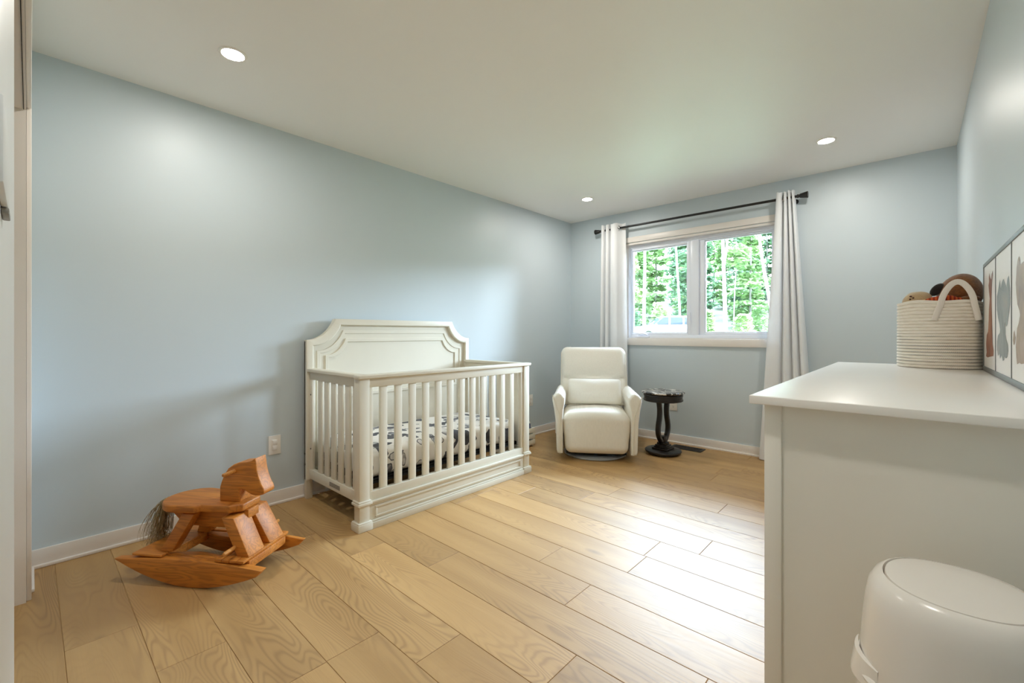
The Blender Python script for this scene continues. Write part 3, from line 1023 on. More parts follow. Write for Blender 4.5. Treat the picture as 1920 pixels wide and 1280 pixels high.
# ---------------------------------------------------------------- side table
ST = thing('side_table', 'round black pedestal side table beside the armchair', 'table', (-1.710, 3.945, 0))
def sp_(name, bm, mat=None, parent=ST, **kw): return obj(name, bm, mat or M['tablewood'], parent, **kw)
b = B(); lathe(b, [(0, .556), (.170, .556), (.184, .560), (.190, .567), (.189, .572), (.182, .577), (.160, .576), (0, .5765)], 64, cap=False); sp_('tabletop', b, M['tabletop'])
b = B(); lathe(b, [(.150, .488), (.168, .488), (.175, .494), (.175, .504), (.169, .508), (.169, .532), (.174, .537), (.174, .548), (.168, .556), (.150, .556)], 64, cap=False)
lathe(b, [(0, .490), (.150, .490)], 40, cap=False); sp_('apron', b)
for s in (-1, 1):
    prof = [(.094, .492), (.080, .45), (.072, .40), (.079, .34), (.100, .275), (.108, .235), (.102, .195), (.078, .155), (.046, .124), (.018, .108)]
    b = B(); pp = smooth_path([(0, s * a, z) for a, z in prof], 5)
    t = bmesh.new(); rows = []
    for i, p in enumerate(pp):
        dd = (pp[min(i + 1, len(pp) - 1)] - pp[max(i - 1, 0)]).normalized()
        nn = Vector((0, -dd.z, dd.y))
        rows.append([t.verts.new(p + Vector((1, 0, 0)) * dx * .021 + nn * dn * .020) for dx, dn in ((-1, -.6), (-.6, -1), (.6, -1), (1, -.6), (1, .6), (.6, 1), (-.6, 1), (-1, .6))])
    for i in range(len(rows) - 1):
        for k in range(8): t.faces.new((rows[i][k], rows[i][(k + 1) % 8], rows[i + 1][(k + 1) % 8], rows[i + 1][k]))
    t.faces.new(rows[0]); t.faces.new(rows[-1]); merge(b, t)
    sp_('leg', b)
b = B(); box(b, -.024, .024, -.034, .034, .104, .162, .003); sp_('block', b)
b = B()
for hw, z0, z1 in ((.076, .043, .062), (.062, .062, .074), (.055, .074, .088), (.042, .088, .108)):
    box(b, -hw, hw, -hw, hw, z0, z1, .004)
sp_('pyramid_base', b)
b = B(); lathe(b, [(0, .018), (.140, .018), (.158, .022), (.163, .031), (.160, .038), (.150, .044), (0, .0445)], 64, cap=False); ds = sp_('base_disc', b)
for k in range(3):
    a = radians(-60 + 120 * k)
    b = B(); lathe(b, [(0, 0), (.018, 0), (.022, .009), (.018, .018), (0, .018)], 20, (.105 * cos(a), .105 * sin(a), 0), cap=False); sp_('foot', b)
b = B(); lathe(b, [(0, .004), (.132, .004), (.137, .010), (.137, .0185), (0, .0185)], 56, cap=False); sp_('plinth', b)

# ---------------------------------------------------------------- dresser
DX0, DX1, DY0, DY1, DZ = -.281, .2135, 1.120, 2.730, .966
DR = thing('dresser', 'long white lacquered dresser holding the rope basket and framed prints', 'dresser', (-.03, 1.92, 0))
def dp(name, bm, mat=None, parent=DR, **kw): return obj(name, bm, mat or M['dresser'], parent, world=True, **kw)
b = B(); box(b, DX0, DX1, DY0, DY1, DZ - .0195, DZ, .0022, 3); dp('top', b, M['dresstop'])
for s, y0, y1 in ((-1, DY0 + .024, DY0 + .046), (1, DY1 - .046, DY1 - .024)):
    b = B()
    if s < 0: box(b, DX0 + .055, DX1 - .033, y0 + .009, y1 - .003, .05, DZ - .0195)
    else: box(b, DX0 + .055, DX1 - .033, y0 + .003, y1 - .009, .05, DZ - .0195)
    dp('side_panel', b)
    for x0, x1 in ((DX0 + .026, DX0 + .0600), (DX1 - .034, DX1 - .004)):
        b = B(); box(b, x0, x1, y0, y1 if s < 0 else y1, 0, DZ - .0195, .0015); dp('leg', b)
b = B(); box(b, DX0 + .036, DX0 + .050, DY0 + .047, DY1 - .047, .07, DZ - .0195)
box(b, DX1 - .016, DX1 - .006, DY0 + .047, DY1 - .047, .07, DZ - .0195); box(b, DX0 + .050, DX1 - .016, DY0 + .047, DY1 - .047, .07, .085); dp('carcass', b)
cols = 2
yspan = (DY1 - .050 - (DY0 + .050)) / 2
for c_ in range(2):
    for r_ in range(4):
        y0 = DY0 + .050 + c_ * yspan + .003; y1 = y0 + yspan - .006
        z0 = .09 + r_ * .213; z1 = z0 + .207
        b = B(); box(b, DX0 + .024, DX0 + .0355, y0, y1, z0, z1, .002); dw = dp('drawer', b)
        for yy in (y0 + .18, y1 - .18):
            b = B(); lathe(b, [(0, -.024), (.012, -.023), (.015, -.017), (.009, -.010), (.007, 0)], 18, (DX0 + .024, yy, (z0 + z1) / 2), axis='x', cap=False); dp('knob', b, M['black'], dw)

# ---------------------------------------------------------------- framed animal prints
PF = thing('picture_frame', 'thin grey framed row of watercolour animal prints standing on the dresser', 'picture', (.21, 1.995, DZ))
def pp_(name, bm, mat, parent=PF, **kw): return obj(name, bm, mat, parent, world=True, **kw)
FY0, FY1, FZ0, FZ1 = 1.500, 2.488, DZ + .0005, 1.374
b = B()
box(b, .1985, .222, FY0, FY1, FZ0, FZ0 + .017, .001); box(b, .1985, .222, FY0, FY1, FZ1 - .013, FZ1, .001)
box(b, .1985, .222, FY0, FY0 + .008, FZ0 + .017, FZ1 - .013, .001); box(b, .1985, .222, FY1 - .008, FY1, FZ0 + .017, FZ1 - .013, .001)
pp_('frame', b, M['frame'])
for y in (2.156, 1.835):
    b = B(); box(b, .1995, .2115, y - .0025, y + .0025, FZ0 + .017, FZ1 - .013); pp_('divider', b, M['frame'])
gir = [(2.382, 1.331), (2.397, 1.316), (2.39, 1.3), (2.409, 1.287), (2.394, 1.266), (2.37, 1.235), (2.394, 1.197), (2.401, 1.158), (2.421, 1.115), (2.462, 1.103), (2.479, 1.067), (2.462, 1.037), (2.483, 1.021), (2.429, 1.018), (2.382, 1.022), (2.272, 1.029), (2.265, 1.048), (2.293, 1.07), (2.297, 1.094), (2.307, 1.136), (2.318, 1.194), (2.325, 1.242), (2.315, 1.275), (2.307, 1.293), (2.286, 1.315), (2.289, 1.331), (2.318, 1.32), (2.330, 1.302), (2.359, 1.312)]
ele = [(2.117, 1.283), (2.135, 1.269), (2.157, 1.249), (2.188, 1.231), (2.185, 1.188), (2.16, 1.161), (2.126, 1.138), (2.111, 1.121), (2.117, 1.11), (2.16, 1.101), (2.182, 1.081), (2.182, 1.054), (2.16, 1.033), (2.126, 1.041), (2.111, 1.026), (2.076, 1.038), (2.053, 1.022), (2.026, 1.026), (2.021, 1.04), (1.994, 1.033), (1.968, 1.036), (1.946, 1.057), (1.953, 1.076), (1.986, 1.092), (1.999, 1.104), (2.003, 1.124), (2.010, 1.150), (1.991, 1.128), (1.968, 1.132), (1.936, 1.163), (1.914, 1.193), (1.916, 1.232), (1.926, 1.256), (1.936, 1.278), (1.961, 1.271), (1.981, 1.248), (1.999, 1.258), (2.04, 1.278), (2.076, 1.269), (2.096, 1.253)]
half = [(1.765, 1.313), (1.786, 1.305), (1.802, 1.285), (1.806, 1.267), (1.815, 1.246), (1.806, 1.217), (1.79, 1.187), (1.759, 1.168), (1.75, 1.157), (1.769, 1.136), (1.794, 1.122), (1.806, 1.097), (1.815, 1.072), (1.806, 1.043), (1.794, 1.025), (1.759, 1.031), (1.73, 1.029), (1.697, 1.032)]
mirror = [(2 * 1.690 - y, z) for y, z in reversed(half)]
bear = half + mirror + [(1.628, 1.300), (1.638, 1.287), (1.66, 1.291), (1.721, 1.29), (1.746, 1.286), (1.754, 1.301)]
ftail = [(1.839, 1.117), (1.854, 1.108), (1.861, 1.089), (1.85, 1.076), (1.832, 1.079), (1.819, 1.097)]
from mathutils.geometry import tessellate_polygon
def flat_shape(b, pts, x):
    k = x / .206
    vs = [Vector((x, y * k, 1.108 + (z - 1.108) * k)) for y, z in pts]
    t = bmesh.new()
    bv = [t.verts.new(v) for v in vs]
    for tri in tessellate_polygon([vs]):
        try: t.faces.new([bv[i] for i in tri])
        except ValueError: pass
    merge(b, t)
for y0, y1, shapes, m, lab in ((2.1585, 2.480, [gir], M['giraffe'], 'watercolour giraffe print'), (1.8375, 2.1535, [ele], M['elephant'], 'watercolour elephant print'), (1.508, 1.8325, [bear, ftail], M['bear'], 'watercolour bear print')):
    b = B(); box(b, .2012, .2105, y0, y1, FZ0 + .017, FZ1 - .013)
    pr = pp_('print', b, M['paper'], label=lab)
    b = B()
    for q in shapes: flat_shape(b, q, .2006)
    obj('animal', b, m, pr, world=True, smooth=False)

# ---------------------------------------------------------------- rope basket with toys
BC = Vector((.083, 2.585, DZ))
BK = thing('storage_basket', 'round off-white cotton rope basket full of toys on the dresser', 'basket', BC)
b = B()
prof = [(0, .006), (.130, .006), (.130, .0005)]
NC, PT = 21, .0128
for i in range(NC):
    for k in range(5):
        a = -pi / 2 + pi * k / 4
        prof.append((.1335 + .0042 * cos(a) - .001 * i / NC, .0005 + PT * (i + .5) + PT * .5 * sin(a)))
prof += [(.128, .0005 + PT * NC)] + [(.127, .22), (.127, .05), (.126, .008)]
def bask(q, th):
    k = max(0, q.z - .2) / .07
    q.z += k * (.008 * sin(th + .6) * -1 + .003 * sin(5 * th))
    q.x *= 1 + .010 * cos(th * 2); q.y *= 1 - .010 * cos(th * 2)
    return q
lathe(b, prof, 96, cap=False, fn=bask)
obj('rope_body', b, M['rope'], BK)
def handle(a0, a1, zt, r0=.1415):
    b = B()
    pts = []
    for i in range(25):
        t = i / 24
        a = radians(a0 + (a1 - a0) * t)
        # straight tab below the rim, then an arch
        if t < .14: z = .195 + (.262 - .195) * t / .14
        elif t > .86: z = .195 + (.262 - .195) * (1 - t) / .14
        else:
            u = (t - .14) / .72; z = .262 + (zt - .262) * sin(u * pi) ** .62
        r = r0 - .006 * sin(t * pi) * min(1, max(0, (z - .285) / .05))
        ta = t
        pts.append((r * cos(a), r * sin(a), z))
    # tighten the horizontal spread of the two feet
    tube(b, pts, .0108, 10, sx=1.0, sy=.55, up=Vector((cos(radians((a0 + a1) / 2)), sin(radians((a0 + a1) / 2)), 0)))
    obj('handle', b, M['strap'], BK)
handle(-99, -42, .345)
handle(96, 168, .318, .124)

def toy(name, label, cat, loc): return thing(name, label, cat, loc)
# brown plush dog lying face down
DG = toy('plush_dog', 'brown plush dog with black ear lying on top of the toy basket', 'stuffed toy', BC + Vector((.034, .012, .010)))
b = B()
def dogf(q):
    q.z += .012 * sin(q.x * 14 + .6)
    return q
ball(b, (.024, .002, .288), (.070, .066, .084), None, 36, dogf)
ball(b, (.012, .0, .17), (.050, .055, .15), None, 28)
obj('body', b, M['dogfur'], DG)
b = B(); ball(b, (-.022, .006, .306), (.024, .030, .034), None, 28); hd_ = obj('head', b, M['dogfur'], DG)
b = B()
ball(b, (-.044, -.026, .316), (.030, .010, .018), Matrix.Rotation(radians(-52), 3, 'Y'), 20)
obj('ear', b, M['dogear'], hd_, label='black floppy ear')
b = B(); ball(b, (-.020, -.056, .262), (.036, .026, .024), Matrix.Rotation(radians(20), 3, 'Y'), 24); obj('belly_patch', b, M['dogtan'], DG, label='tan patch')
b = B(); ball(b, (.050, -.062, .272), (.030, .016, .012), None, 20); obj('paw', b, M['dogfur'], DG)
# beige plush doll
DL = toy('plush_doll', 'beige plush toy with stitched face leaning over the basket rim', 'stuffed toy', BC + Vector((-.076, -.014, .009)))
b = B()
ball(b, (.004, -.004, .275), (.049, .038, .036), Matrix.Rotation(radians(-16), 3, 'Y'), 32)
obj('head', b, M['doll'], DL)
b = B(); ball(b, (.006, .012, .13), (.026, .028, .13), None, 24); obj('body', b, M['doll'], DL)
for (x, z, sx) in ((-.016, .291, .0045), (-.008, .284, .0035), (-.018, .279, .003)):
    b = B(); ball(b, (x, -.0385, z), (sx, .004, .0032), None, 12); obj('stitch', b, M['stitch'], DL)
# striped knit toy, ring rattle, pale wooden toy
SK = toy('knit_toy', 'orange and red striped knit toy poking out of the basket', 'stuffed toy', BC + Vector((-.010, -.082, .256)))
b = B(); tube(b, smooth_path([(-.045, 0, .010), (-.01, -.006, .022), (.028, -.004, .026), (.052, .006, .020)], 6), [.010, .012, .013, .0135, .014, .014, .014, .014, .014, .015, .015, .015, .015, .015, .015, .014, .014, .013, .010], 14); obj('knit_body', b, M['stripes'], SK)
b = B(); ball(b, (.06, .012, .018), (.014, .014, .014), None, 16); obj('knit_head', b, M['stripes'], SK)
RT = toy('ring_rattle', 'yellow ring rattle with blue bead at the basket rim', 'toy', BC + Vector((-.058, -.068, .260)))
b = B(); tube(b, [(.026 * cos(2 * pi * i / 24), .018 * sin(2 * pi * i / 24), .014 + .008 * cos(2 * pi * i / 24)) for i in range(24)], .007, 10, closed=True); obj('ring', b, M['yellow'], RT)
b = B(); ball(b, (-.004, -.022, .010), (.009, .008, .007), None, 16); obj('bead', b, M['bluetoy'], RT, label='blue bead')
WT = toy('wooden_teether', 'pale oval wooden teether at the basket rim', 'toy', BC + Vector((-.088, -.048, .266)))
b = B(); ball(b, (0, 0, .010), (.020, .012, .009), None, 18); obj('teether', b, M['tanwood'], WT)

# ---------------------------------------------------------------- diaper pail
DPc = (.049, .957, 0)
DPL = thing('diaper_pail', 'white rounded diaper pail standing beside the dresser', 'pail', DPc)
def sq(q, th):
    # a little squarer than round
    k = 1 + .030 * (1 - cos(4 * th)) / 2
    return Vector((q.x * k, q.y * k, q.z))
b = B(); lathe(b, [(0, .0), (.128, .0), (.133, .006), (.133, .03), (.129, .10), (.126, .30), (.1225, .50), (.121, .562), (.117, .566), (.0, .566)], 72, cap=False, fn=sq)
obj('body', b, M['pail'], DPL)
b = B(); lathe(b, [(.110, .566), (.1165, .567), (.1175, .573), (.116, .60), (.113, .64), (.1095, .675), (.1055, .697), (.0985, .711), (.0905, .7185), (.0872, .7195), (.0864, .714), (.0864, .70)], 80, cap=False, fn=sq)
obj('upper_housing', b, M['pail'], DPL)
b = B(); lathe(b, [(.0850, .70), (.0850, .7165), (.0838, .7196), (.075, .7215), (.04, .7240), (0, .7248)], 80, cap=False, fn=sq)
obj('lid', b, M['pail'], DPL)
b = B(); lathe(b, [(.1185, .560), (.1235, .561), (.1245, .5655), (.1215, .570), (.1185, .571)], 80, cap=False, fn=sq)
obj('rim', b, M['pail'], DPL)
b = B(); rows = []
for i in range(13):
    a = radians(176 + 46 * i / 12)
    k = sin(pi * i / 12)
    rr = .1205 + .010 * k
    rows.append([(rr0 * cos(a), rr0 * sin(a), z) for rr0, z in ((.119, .590), (.121 + .004 * k, .588), (rr, .562), (rr + .001, .552), (rr - .002, .5515), (.1195, .556))])
grid(b, rows)
obj('catch', b, M['pail'], DPL)

# ---------------------------------------------------------------- curtain rod and curtains
RY, RZ = YB - .090, 2.256
CR = thing('curtain_rod', 'black metal curtain rod with flared finials above the window', 'curtain rod', (-1.655, RY, RZ))
def rp(name, bm, mat=None, parent=CR, **kw): return obj(name, bm, mat or M['black'], parent, world=True, **kw)
b = B(); tube(b, [(-2.60, RY, RZ), (-.715, RY, RZ)], .0110, 18, up=Vector((0, 0, 1))); rp('rod', b)
for s, x in ((-1, -2.597), (1, -.718)):
    b = B(); lathe(b, [(0, -.002), (.015, -.002), (.0165, .004), (.013, .010), (.013, .013), (.018, .020), (.027, .068), (.0275, .072), (.025, .075), (0, .075)], 28, cap=False)
    b.transform(Matrix.Translation((x, RY, RZ)) @ Matrix.Rotation(s * pi / 2, 4, 'Y')); rp('finial', b)
for x in (-2.575, -.745):
    b = B(); tube(b, [(x, YB - .004, RZ - .022), (x, RY + .012, RZ - .022), (x, RY, RZ - .016)], .006, 10); lathe(b, [(0, -.004), (.020, -.004), (.022, 0), (0, 0)], 20, (x, YB - .0005, RZ - .022), axis='y', cap=False)
    box(b, x - .008, x + .008, RY - .014, RY + .014, RZ - .026, RZ - .012, .002)
    rp('bracket', b)

def curtain(label, xl, xr, path, seed, grom):
    """A pleated sheet hung on the rod. path: (u, y) plan of the folds, y < 0 towards the room; xl(z), xr(z): its two edges."""
    r = random.Random(seed)
    ct = thing('curtain', label, 'curtain', ((xl(2) + xr(2)) / 2, RY, 0), 0, 'white grommet curtains')
    plan = smooth_path([(u, y, 0) for u, y in path], 6)
    ph = [r.uniform(0, 6.28) for _ in range(4)]
    rows = []
    NZ = 40
    ztop, zbot = RZ + .052, .010
    for i in range(NZ + 1):
        z = ztop + (zbot - ztop) * i / NZ
        kk = i / NZ
        row = []
        for q in plan:
            u = q.x + .018 * kk * sin(7 * q.x + ph[0]) * min(1, 8 * q.x) * min(1, 8 * (1 - q.x))
            y = q.y * (1 + .18 * kk * sin(9 * q.x + ph[1])) + .006 * kk * sin(13 * q.x + ph[2])
            row.append(Vector((xl(z) + (xr(z) - xl(z)) * u, RY + y, z + .004 * sin(20 * q.x) * (i == 0))))
        rows.append(row + [p + Vector((0, .0018, 0)) for p in reversed(row)])
    b = B(); grid(b, rows, closed_u=True)
    obj('panel', b, M['curtain'], ct, world=True, ang=1.3)
    for (gx, ga) in grom:
        b = B(); tube(b, [(0, .0225 * cos(2 * pi * i / 28), .0225 * sin(2 * pi * i / 28)) for i in range(28)], .0045, 8, closed=True)
        b.transform(Matrix.Translation((gx, RY, RZ)) @ Matrix.Rotation(ga, 4, 'Z'))
        obj('grommet', b, M['steel'], ct, world=True)
    return ct
L = lambda a, b_, z: b_ + (a - b_) * (z / 2.31)
LP_ = [(0, .028), (.025, -.02), (.09, -.037), (.145, -.02), (.165, .018), (.19, .030), (.215, .016), (.235, -.022), (.30, -.038), (.36, -.022), (.38, .016), (.405, .030),
       (.43, .014), (.455, -.024), (.54, -.040), (.64, -.038), (.72, -.022), (.79, .006), (.88, .030), (1.0, .036)]
curtain('white pleated curtain hanging behind the ivory armchair', lambda z: L(-2.587, -2.625, z), lambda z: L(-2.312, -2.285, z), LP_, 2, [(-2.373, .6)])
RP_ = [(0, .024), (.03, -.02), (.12, -.036), (.24, -.036), (.33, -.018), (.36, .020), (.385, .032), (.41, .018), (.44, -.020), (.50, -.038), (.57, -.020), (.595, .018), (.615, .030),
       (.635, .016), (.66, -.022), (.715, -.038), (.77, -.020), (.795, .018), (.815, .030), (.835, .016), (.86, -.022), (.92, -.038), (.98, -.016), (1.0, .024)]
curtain('white pleated curtain hanging beside the dresser', lambda z: L(-.872, -1.008, z), lambda z: L(-.738, -.590, z), RP_, 5, [(-.823, .4)])

# ---------------------------------------------------------------- outlets
def plate(label, pos, rz, style):
    o = thing('wall_outlet', label, 'outlet', pos, rz)
    # local: wall plane y=0, room towards -y
    b = B(); box(b, -.037, .037, -.006, -.0003, -.061, .061, .002, 3); obj('cover_plate', b, M['plate'], o)
    if style == 'decora':
        b = B(); box(b, -.017, .017, -.0078, -.0055, -.034, .034, .001); obj('insert', b, M['plate'], o)
        for z in (.0175, -.0175):
            b = B(); box(b, -.0135, .0135, -.0125, -.0075, z - .014, z + .014, .0015); obj('button', b, M['plate'], o)
    else:
        for z in (.020, -.020):
            b = B(); soft(b, (.0165, .002, .014), .006, lambda v, z=z: v + Vector((0, -.0065, z)), 4, 3); rc = obj('receptacle', b, M['plate'], o)
            for x, hh in ((-.006, .0045), (.006, .0038)):
                b = B(); box(b, x - .0012, x + .0012, -.0092, -.0083, z + .003 - hh, z + .003 + hh); obj('slot', b, M['slot'], rc)
            b = B(); lathe(b, [(0, -.0092), (.0028, -.0092), (.0028, -.0083)], 10, (0, 0, z - .008), axis='y', cap=False); obj('slot', b, M['slot'], rc)
plate('white two-button wall plate above the rocking horse', (XL, 1.0715, .385), pi / 2, 'decora')
plate('white wall plate on the blue wall between crib and armchair', (XL, 3.655, .385), pi / 2, 'decora')
plate('white wall outlet below the window behind the side table', (-1.806, YB, .386), 0, 'duplex')

# ---------------------------------------------------------------- floor vent
FV = thing('floor_vent', 'dark brown metal floor vent along the window wall', 'vent', (-1.612, 4.270, 0))
b = B()
box(b, -.150, .150, -.070, -.052, .0002, .006, .001); box(b, -.150, .150, .052, .070, .0002, .006, .001); box(b, -.150, -.128, -.052, .052, .0002, .006, .001); box(b, .128, .150, -.052, .052, .0002, .006, .001)
obj('frame', b, M['vent'], FV)
b = B()
for k in range(17):
    x = -.12 + k * .015
    box(b, x - .0035, x + .0035, -.052, .052, .0006, .0045)
for y in (-.017, .017): box(b, -.128, .128, y - .002, y + .002, .0006, .0048)
box(b, -.128, .128, -.052, .052, .0002, .0008)
obj('louvres', b, M['vent'], FV)

# ---------------------------------------------------------------- slatted crate with toys behind the crib
CRT = thing('toy_crate', 'white slatted wooden toy crate between the crib and the armchair', 'crate', (-2.89, 3.10, 0))
X0, X1, Y0, Y1 = -3.035, -2.765, 2.885, 3.370
def kp(name, bm, mat=None, **kw): return obj(name, bm, mat or M['cratewood'], CRT, world=True, **kw)
for z in (.018, .076, .134):
    b = B()
    box(b, X1 - .010, X1, Y0, Y1, z, z + .046, .002); kp('slat', b)
    b = B(); box(b, X0, X0 + .010, Y0, Y1, z, z + .046, .002); kp('slat', b)
    for y in (Y0, Y1 - .010):
        b = B(); box(b, X0 + .010, X1 - .010, y, y + .010, z, z + .046, .002); kp('slat', b)
for x in (X0 + .010, X1 - .028):
    for y in (Y0 + .010, Y1 - .028):
        b = B(); box(b, x, x + .018, y, y + .018, 0, .178, .001); kp('corner_post', b)
b = B(); box(b, X0 + .010, X1 - .010, Y0 + .010, Y1 - .010, .012, .018); kp('bottom', b)
M['green'] = plain('green_toy_plastic', srgb(60, 120, 60), 0.4, 0.05)
M['navy'] = plain('navy_toy_plastic', srgb(48, 66, 120), 0.35, 0.05)
M['red'] = plain('red_toy_plastic', srgb(180, 36, 40), 0.35, 0.05)
M['whitetoy'] = plain('white_toy_plastic', srgb(236, 238, 232), 0.35, 0.03)
tt = thing('toy_truck', 'small navy and green toy vehicle sticking out of the crate', 'toy', (-2.826, 3.256, .019))
b = B(); box(b, -.030, .030, -.07, .07, .03, .14, .008); obj('body', b, M['green'], tt)
b = B(); box(b, -.030, .036, -.02, .080, .14, .205, .014, 3); obj('cab', b, M['navy'], tt)
b = B(); box(b, -.032, .038, -.01, .072, .204, .220, .006); obj('roof', b, M['whitetoy'], tt)
for x in (-.030, .030):
    for y in (-.045, .040):
        b = B(); lathe(b, [(0, -.008), (.03, -.008), (.03, .008), (0, .008)], 20, (x, y, .03), axis='x', cap=False); obj('wheel', b, M['slot'], tt)
rt = thing('toy_blocks', 'red toy standing in the crate behind the crib', 'toy', (-2.90, 2.99, .019))
b = B(); box(b, -.05, .05, -.05, .05, 0, .21, .006); lathe(b, [(0, .21), (.04, .21), (.045, .24), (.03, .285), (0, .30)], 24, cap=False); obj('tower', b, M['red'], rt)

# ---------------------------------------------------------------- outdoors
def gz(x, y):
    d = sqrt(x * x + y * y)
    return .35 + .15 * min(1, max(0, (d - 6) / 20)) + max(0, d - 33) * .14 + max(0, d - 58) * .10
b = B(); rows = []
for i in range(40):
    y = YO + .05 + 75 * (i / 39) ** 1.3
    rows.append([Vector((x, y, gz(x, y) + .06 * sin(x * 1.7) * sin(y * 1.3))) for x in [-75 + 3.0 * k for k in range(44)]])
grid(b, rows)
struct('ground', b, M['ground'])

# parked white vehicle
FWD = Vector((-.6743, .7385, 0)); RGT = Vector((.7385, .6743, 0))
def at(px, d): return FWD * d + RGT * ((px - 960) / 825.0 * d)
cpos = at(1247, 30.0)
CAR = thing('car', 'white sport utility vehicle parked outside the window', 'car', (cpos.x, cpos.y, .50), atan2(RGT.y, RGT.x))
def kc(name, bm, mat, parent=CAR, **kw): return obj(name, bm, mat, parent, **kw)
prof = [(-2.12, .42), (-2.20, .62), (-2.17, .92), (-2.02, 1.06), (-1.05, 1.16), (-.98, 1.18), (2.16, 1.20), (2.22, .98), (2.26, .55), (2.15, .40),
        (1.80, .38), (1.72, .62), (1.52, .78), (1.26, .78), (1.06, .62), (.98, .38), (-.98, .36), (-1.06, .62), (-1.26, .78), (-1.52, .78), (-1.72, .62), (-1.80, .40)]
b = B(); prism(b, prof, 'y', -.92, .92, .05, 3); kc('body', b, M['carwhite'])
b = B(); prism(b, [(-1.02, 1.17), (-.42, 1.66), (-.2, 1.71), (1.75, 1.70), (2.12, 1.22)], 'y', -.80, .80, .05, 3); cb = kc('cabin', b, M['carglass'])
b = B(); prism(b, [(-.40, 1.685), (-.2, 1.735), (1.75, 1.725), (1.86, 1.66), (1.7, 1.68), (-.2, 1.69)], 'y', -.79, .79, .01); kc('roof', b, M['carwhite'])
for y in (-.66, .66):
    b = B(); tube(b, [(-.1, y, 1.74), (.0, y, 1.79), (1.5, y, 1.78), (1.65, y, 1.73)], .018, 8); kc('roof_rail', b, M['rim'])
for x in (.02, .95):
    b = B(); box(b, x - .05, x + .05, -.815, -.79, 1.18, 1.69); kc('pillar', b, M['carwhite'])
for x in (-1.39, 1.39):
    for y in (-.84, .84):
        b = B(); lathe(b, [(.2, -.11), (.34, -.10), (.36, -.07), (.36, .07), (.34, .10), (.2, .11)], 36, (x, y, .36), axis='y', cap=False); wh = kc('wheel', b, M['tyre'])
        b = B(); lathe(b, [(0, -.06), (.05, -.09), (.21, -.10), (.21, .10), (.05, .09), (0, .06)], 28, (x, y, .36), axis='y', cap=False); kc('hub', b, M['rim'], wh)
b = B(); box(b, -1.0, -.86, -1.06, -.92, 1.13, 1.24, .03); kc('mirror', b, M['carwhite'])

def leaf_cloud(b, r, n, boxf, size):
    t = bmesh.new()
    for _ in range(n):
        c = boxf(r)
        if c is None: continue
        s = size * r.uniform(.6, 1.4)
        nrm = Vector((r.gauss(0, .5), r.gauss(0, .5), 1)).normalized()
        a = nrm.orthogonal().normalized(); a.rotate(Matrix.Rotation(r.uniform(0, 6.28), 3, nrm)); e = nrm.cross(a)
        t.faces.new([t.verts.new(c + a * s), t.verts.new(c + e * s * .55 + a * s * .1), t.verts.new(c - a * s * .9), t.verts.new(c - e * s * .55 + a * s * .1)])
    merge(b, t)
def leafy_tree(label, cat, pos, h, rad, low, mat, n, group, seed, trunk_r=.11, bark='bark', size=.22):
    r = random.Random(seed)
    o = thing('tree', label, cat, pos, r.uniform(0, 6.28), group)
    b = B()
    tube(b, smooth_path([(0, 0, -.3), (r.gauss(0, .08), r.gauss(0, .08), h * .35), (r.gauss(0, .15), r.gauss(0, .15), h * .7), (0, 0, h * .97)], 4), [trunk_r * (1 - .8 * i / 12) for i in range(13)], 8)
    tr = obj('trunk', b, M[bark], o)
    b = B()
    tiers = []
    nt = int(h * 2.4)
    for k in range(nt):
        z = low + (h - low) * (k + r.random()) / nt
        f = (z - low) / (h - low)
        R_ = rad * (1.0 - .75 * f ** 1.6) * r.uniform(.55, 1.0)
        for _ in range(3):
            a = r.uniform(0, 6.28)
            tiers.append((z, a, R_ * r.uniform(.5, 1.0)))
    def boxf(rr):
        z, a, R_ = tiers[rr.randrange(len(tiers))]
        q = rr.random() ** .5 * R_
        aa = a + rr.gauss(0, .45)
        return Vector((q * cos(aa), q * sin(aa), z + .10 * q - .12 * q * q / max(R_, .1) + rr.gauss(0, .10)))
    leaf_cloud(b, r, n, boxf, size)
    obj('foliage', b, M[mat], o, smooth=False)
    return o
tr_ = random.Random(11)
kinds = {'leaf': 'leafy green tree in the woods outside the window', 'leafdark': 'darker green tree in the woods outside the window', 'leafpale': 'pale yellow-green tree in the woods outside the window'}
seed_ = 100
for row, (d_, cols_, x0_) in enumerate([(36.0, 8, -10.4), (41.4, 9, -10.5), (46.8, 10, -9.0), (52.2, 11, -11.2), (57.6, 11, -12.3)]):
    for c_ in range(cols_):
        lat = x0_ + 5.0 * c_
        c0 = at(1300, d_)
        p = c0 + RGT * lat + FWD * tr_.uniform(-.15, .15)
        mt_ = ('leaf', 'leafdark', 'leafpale')[(c_ * 2 + row) % 3] if row < 2 else ('leafdark', 'leaf')[c_ % 2]
        h_ = 11.6 + row * .8 + tr_.uniform(-.7, .7)
        seed_ += 1
        if row < 2:
            leafy_tree(kinds[mt_], 'tree', (p.x, p.y, gz(p.x, p.y) - .05), h_, 2.3, .3, mt_, 5200, 'woodland trees ' + mt_.replace('leaf', 'green ').strip(), seed_)
        else:
            leafy_tree('tall tree at the back of the woods outside the window', 'tree', (p.x, p.y, gz(p.x, p.y) - .05), h_, 2.35, .2, mt_, 4200, 'trees at the back of the woods', seed_, .14, 'bark', .28)
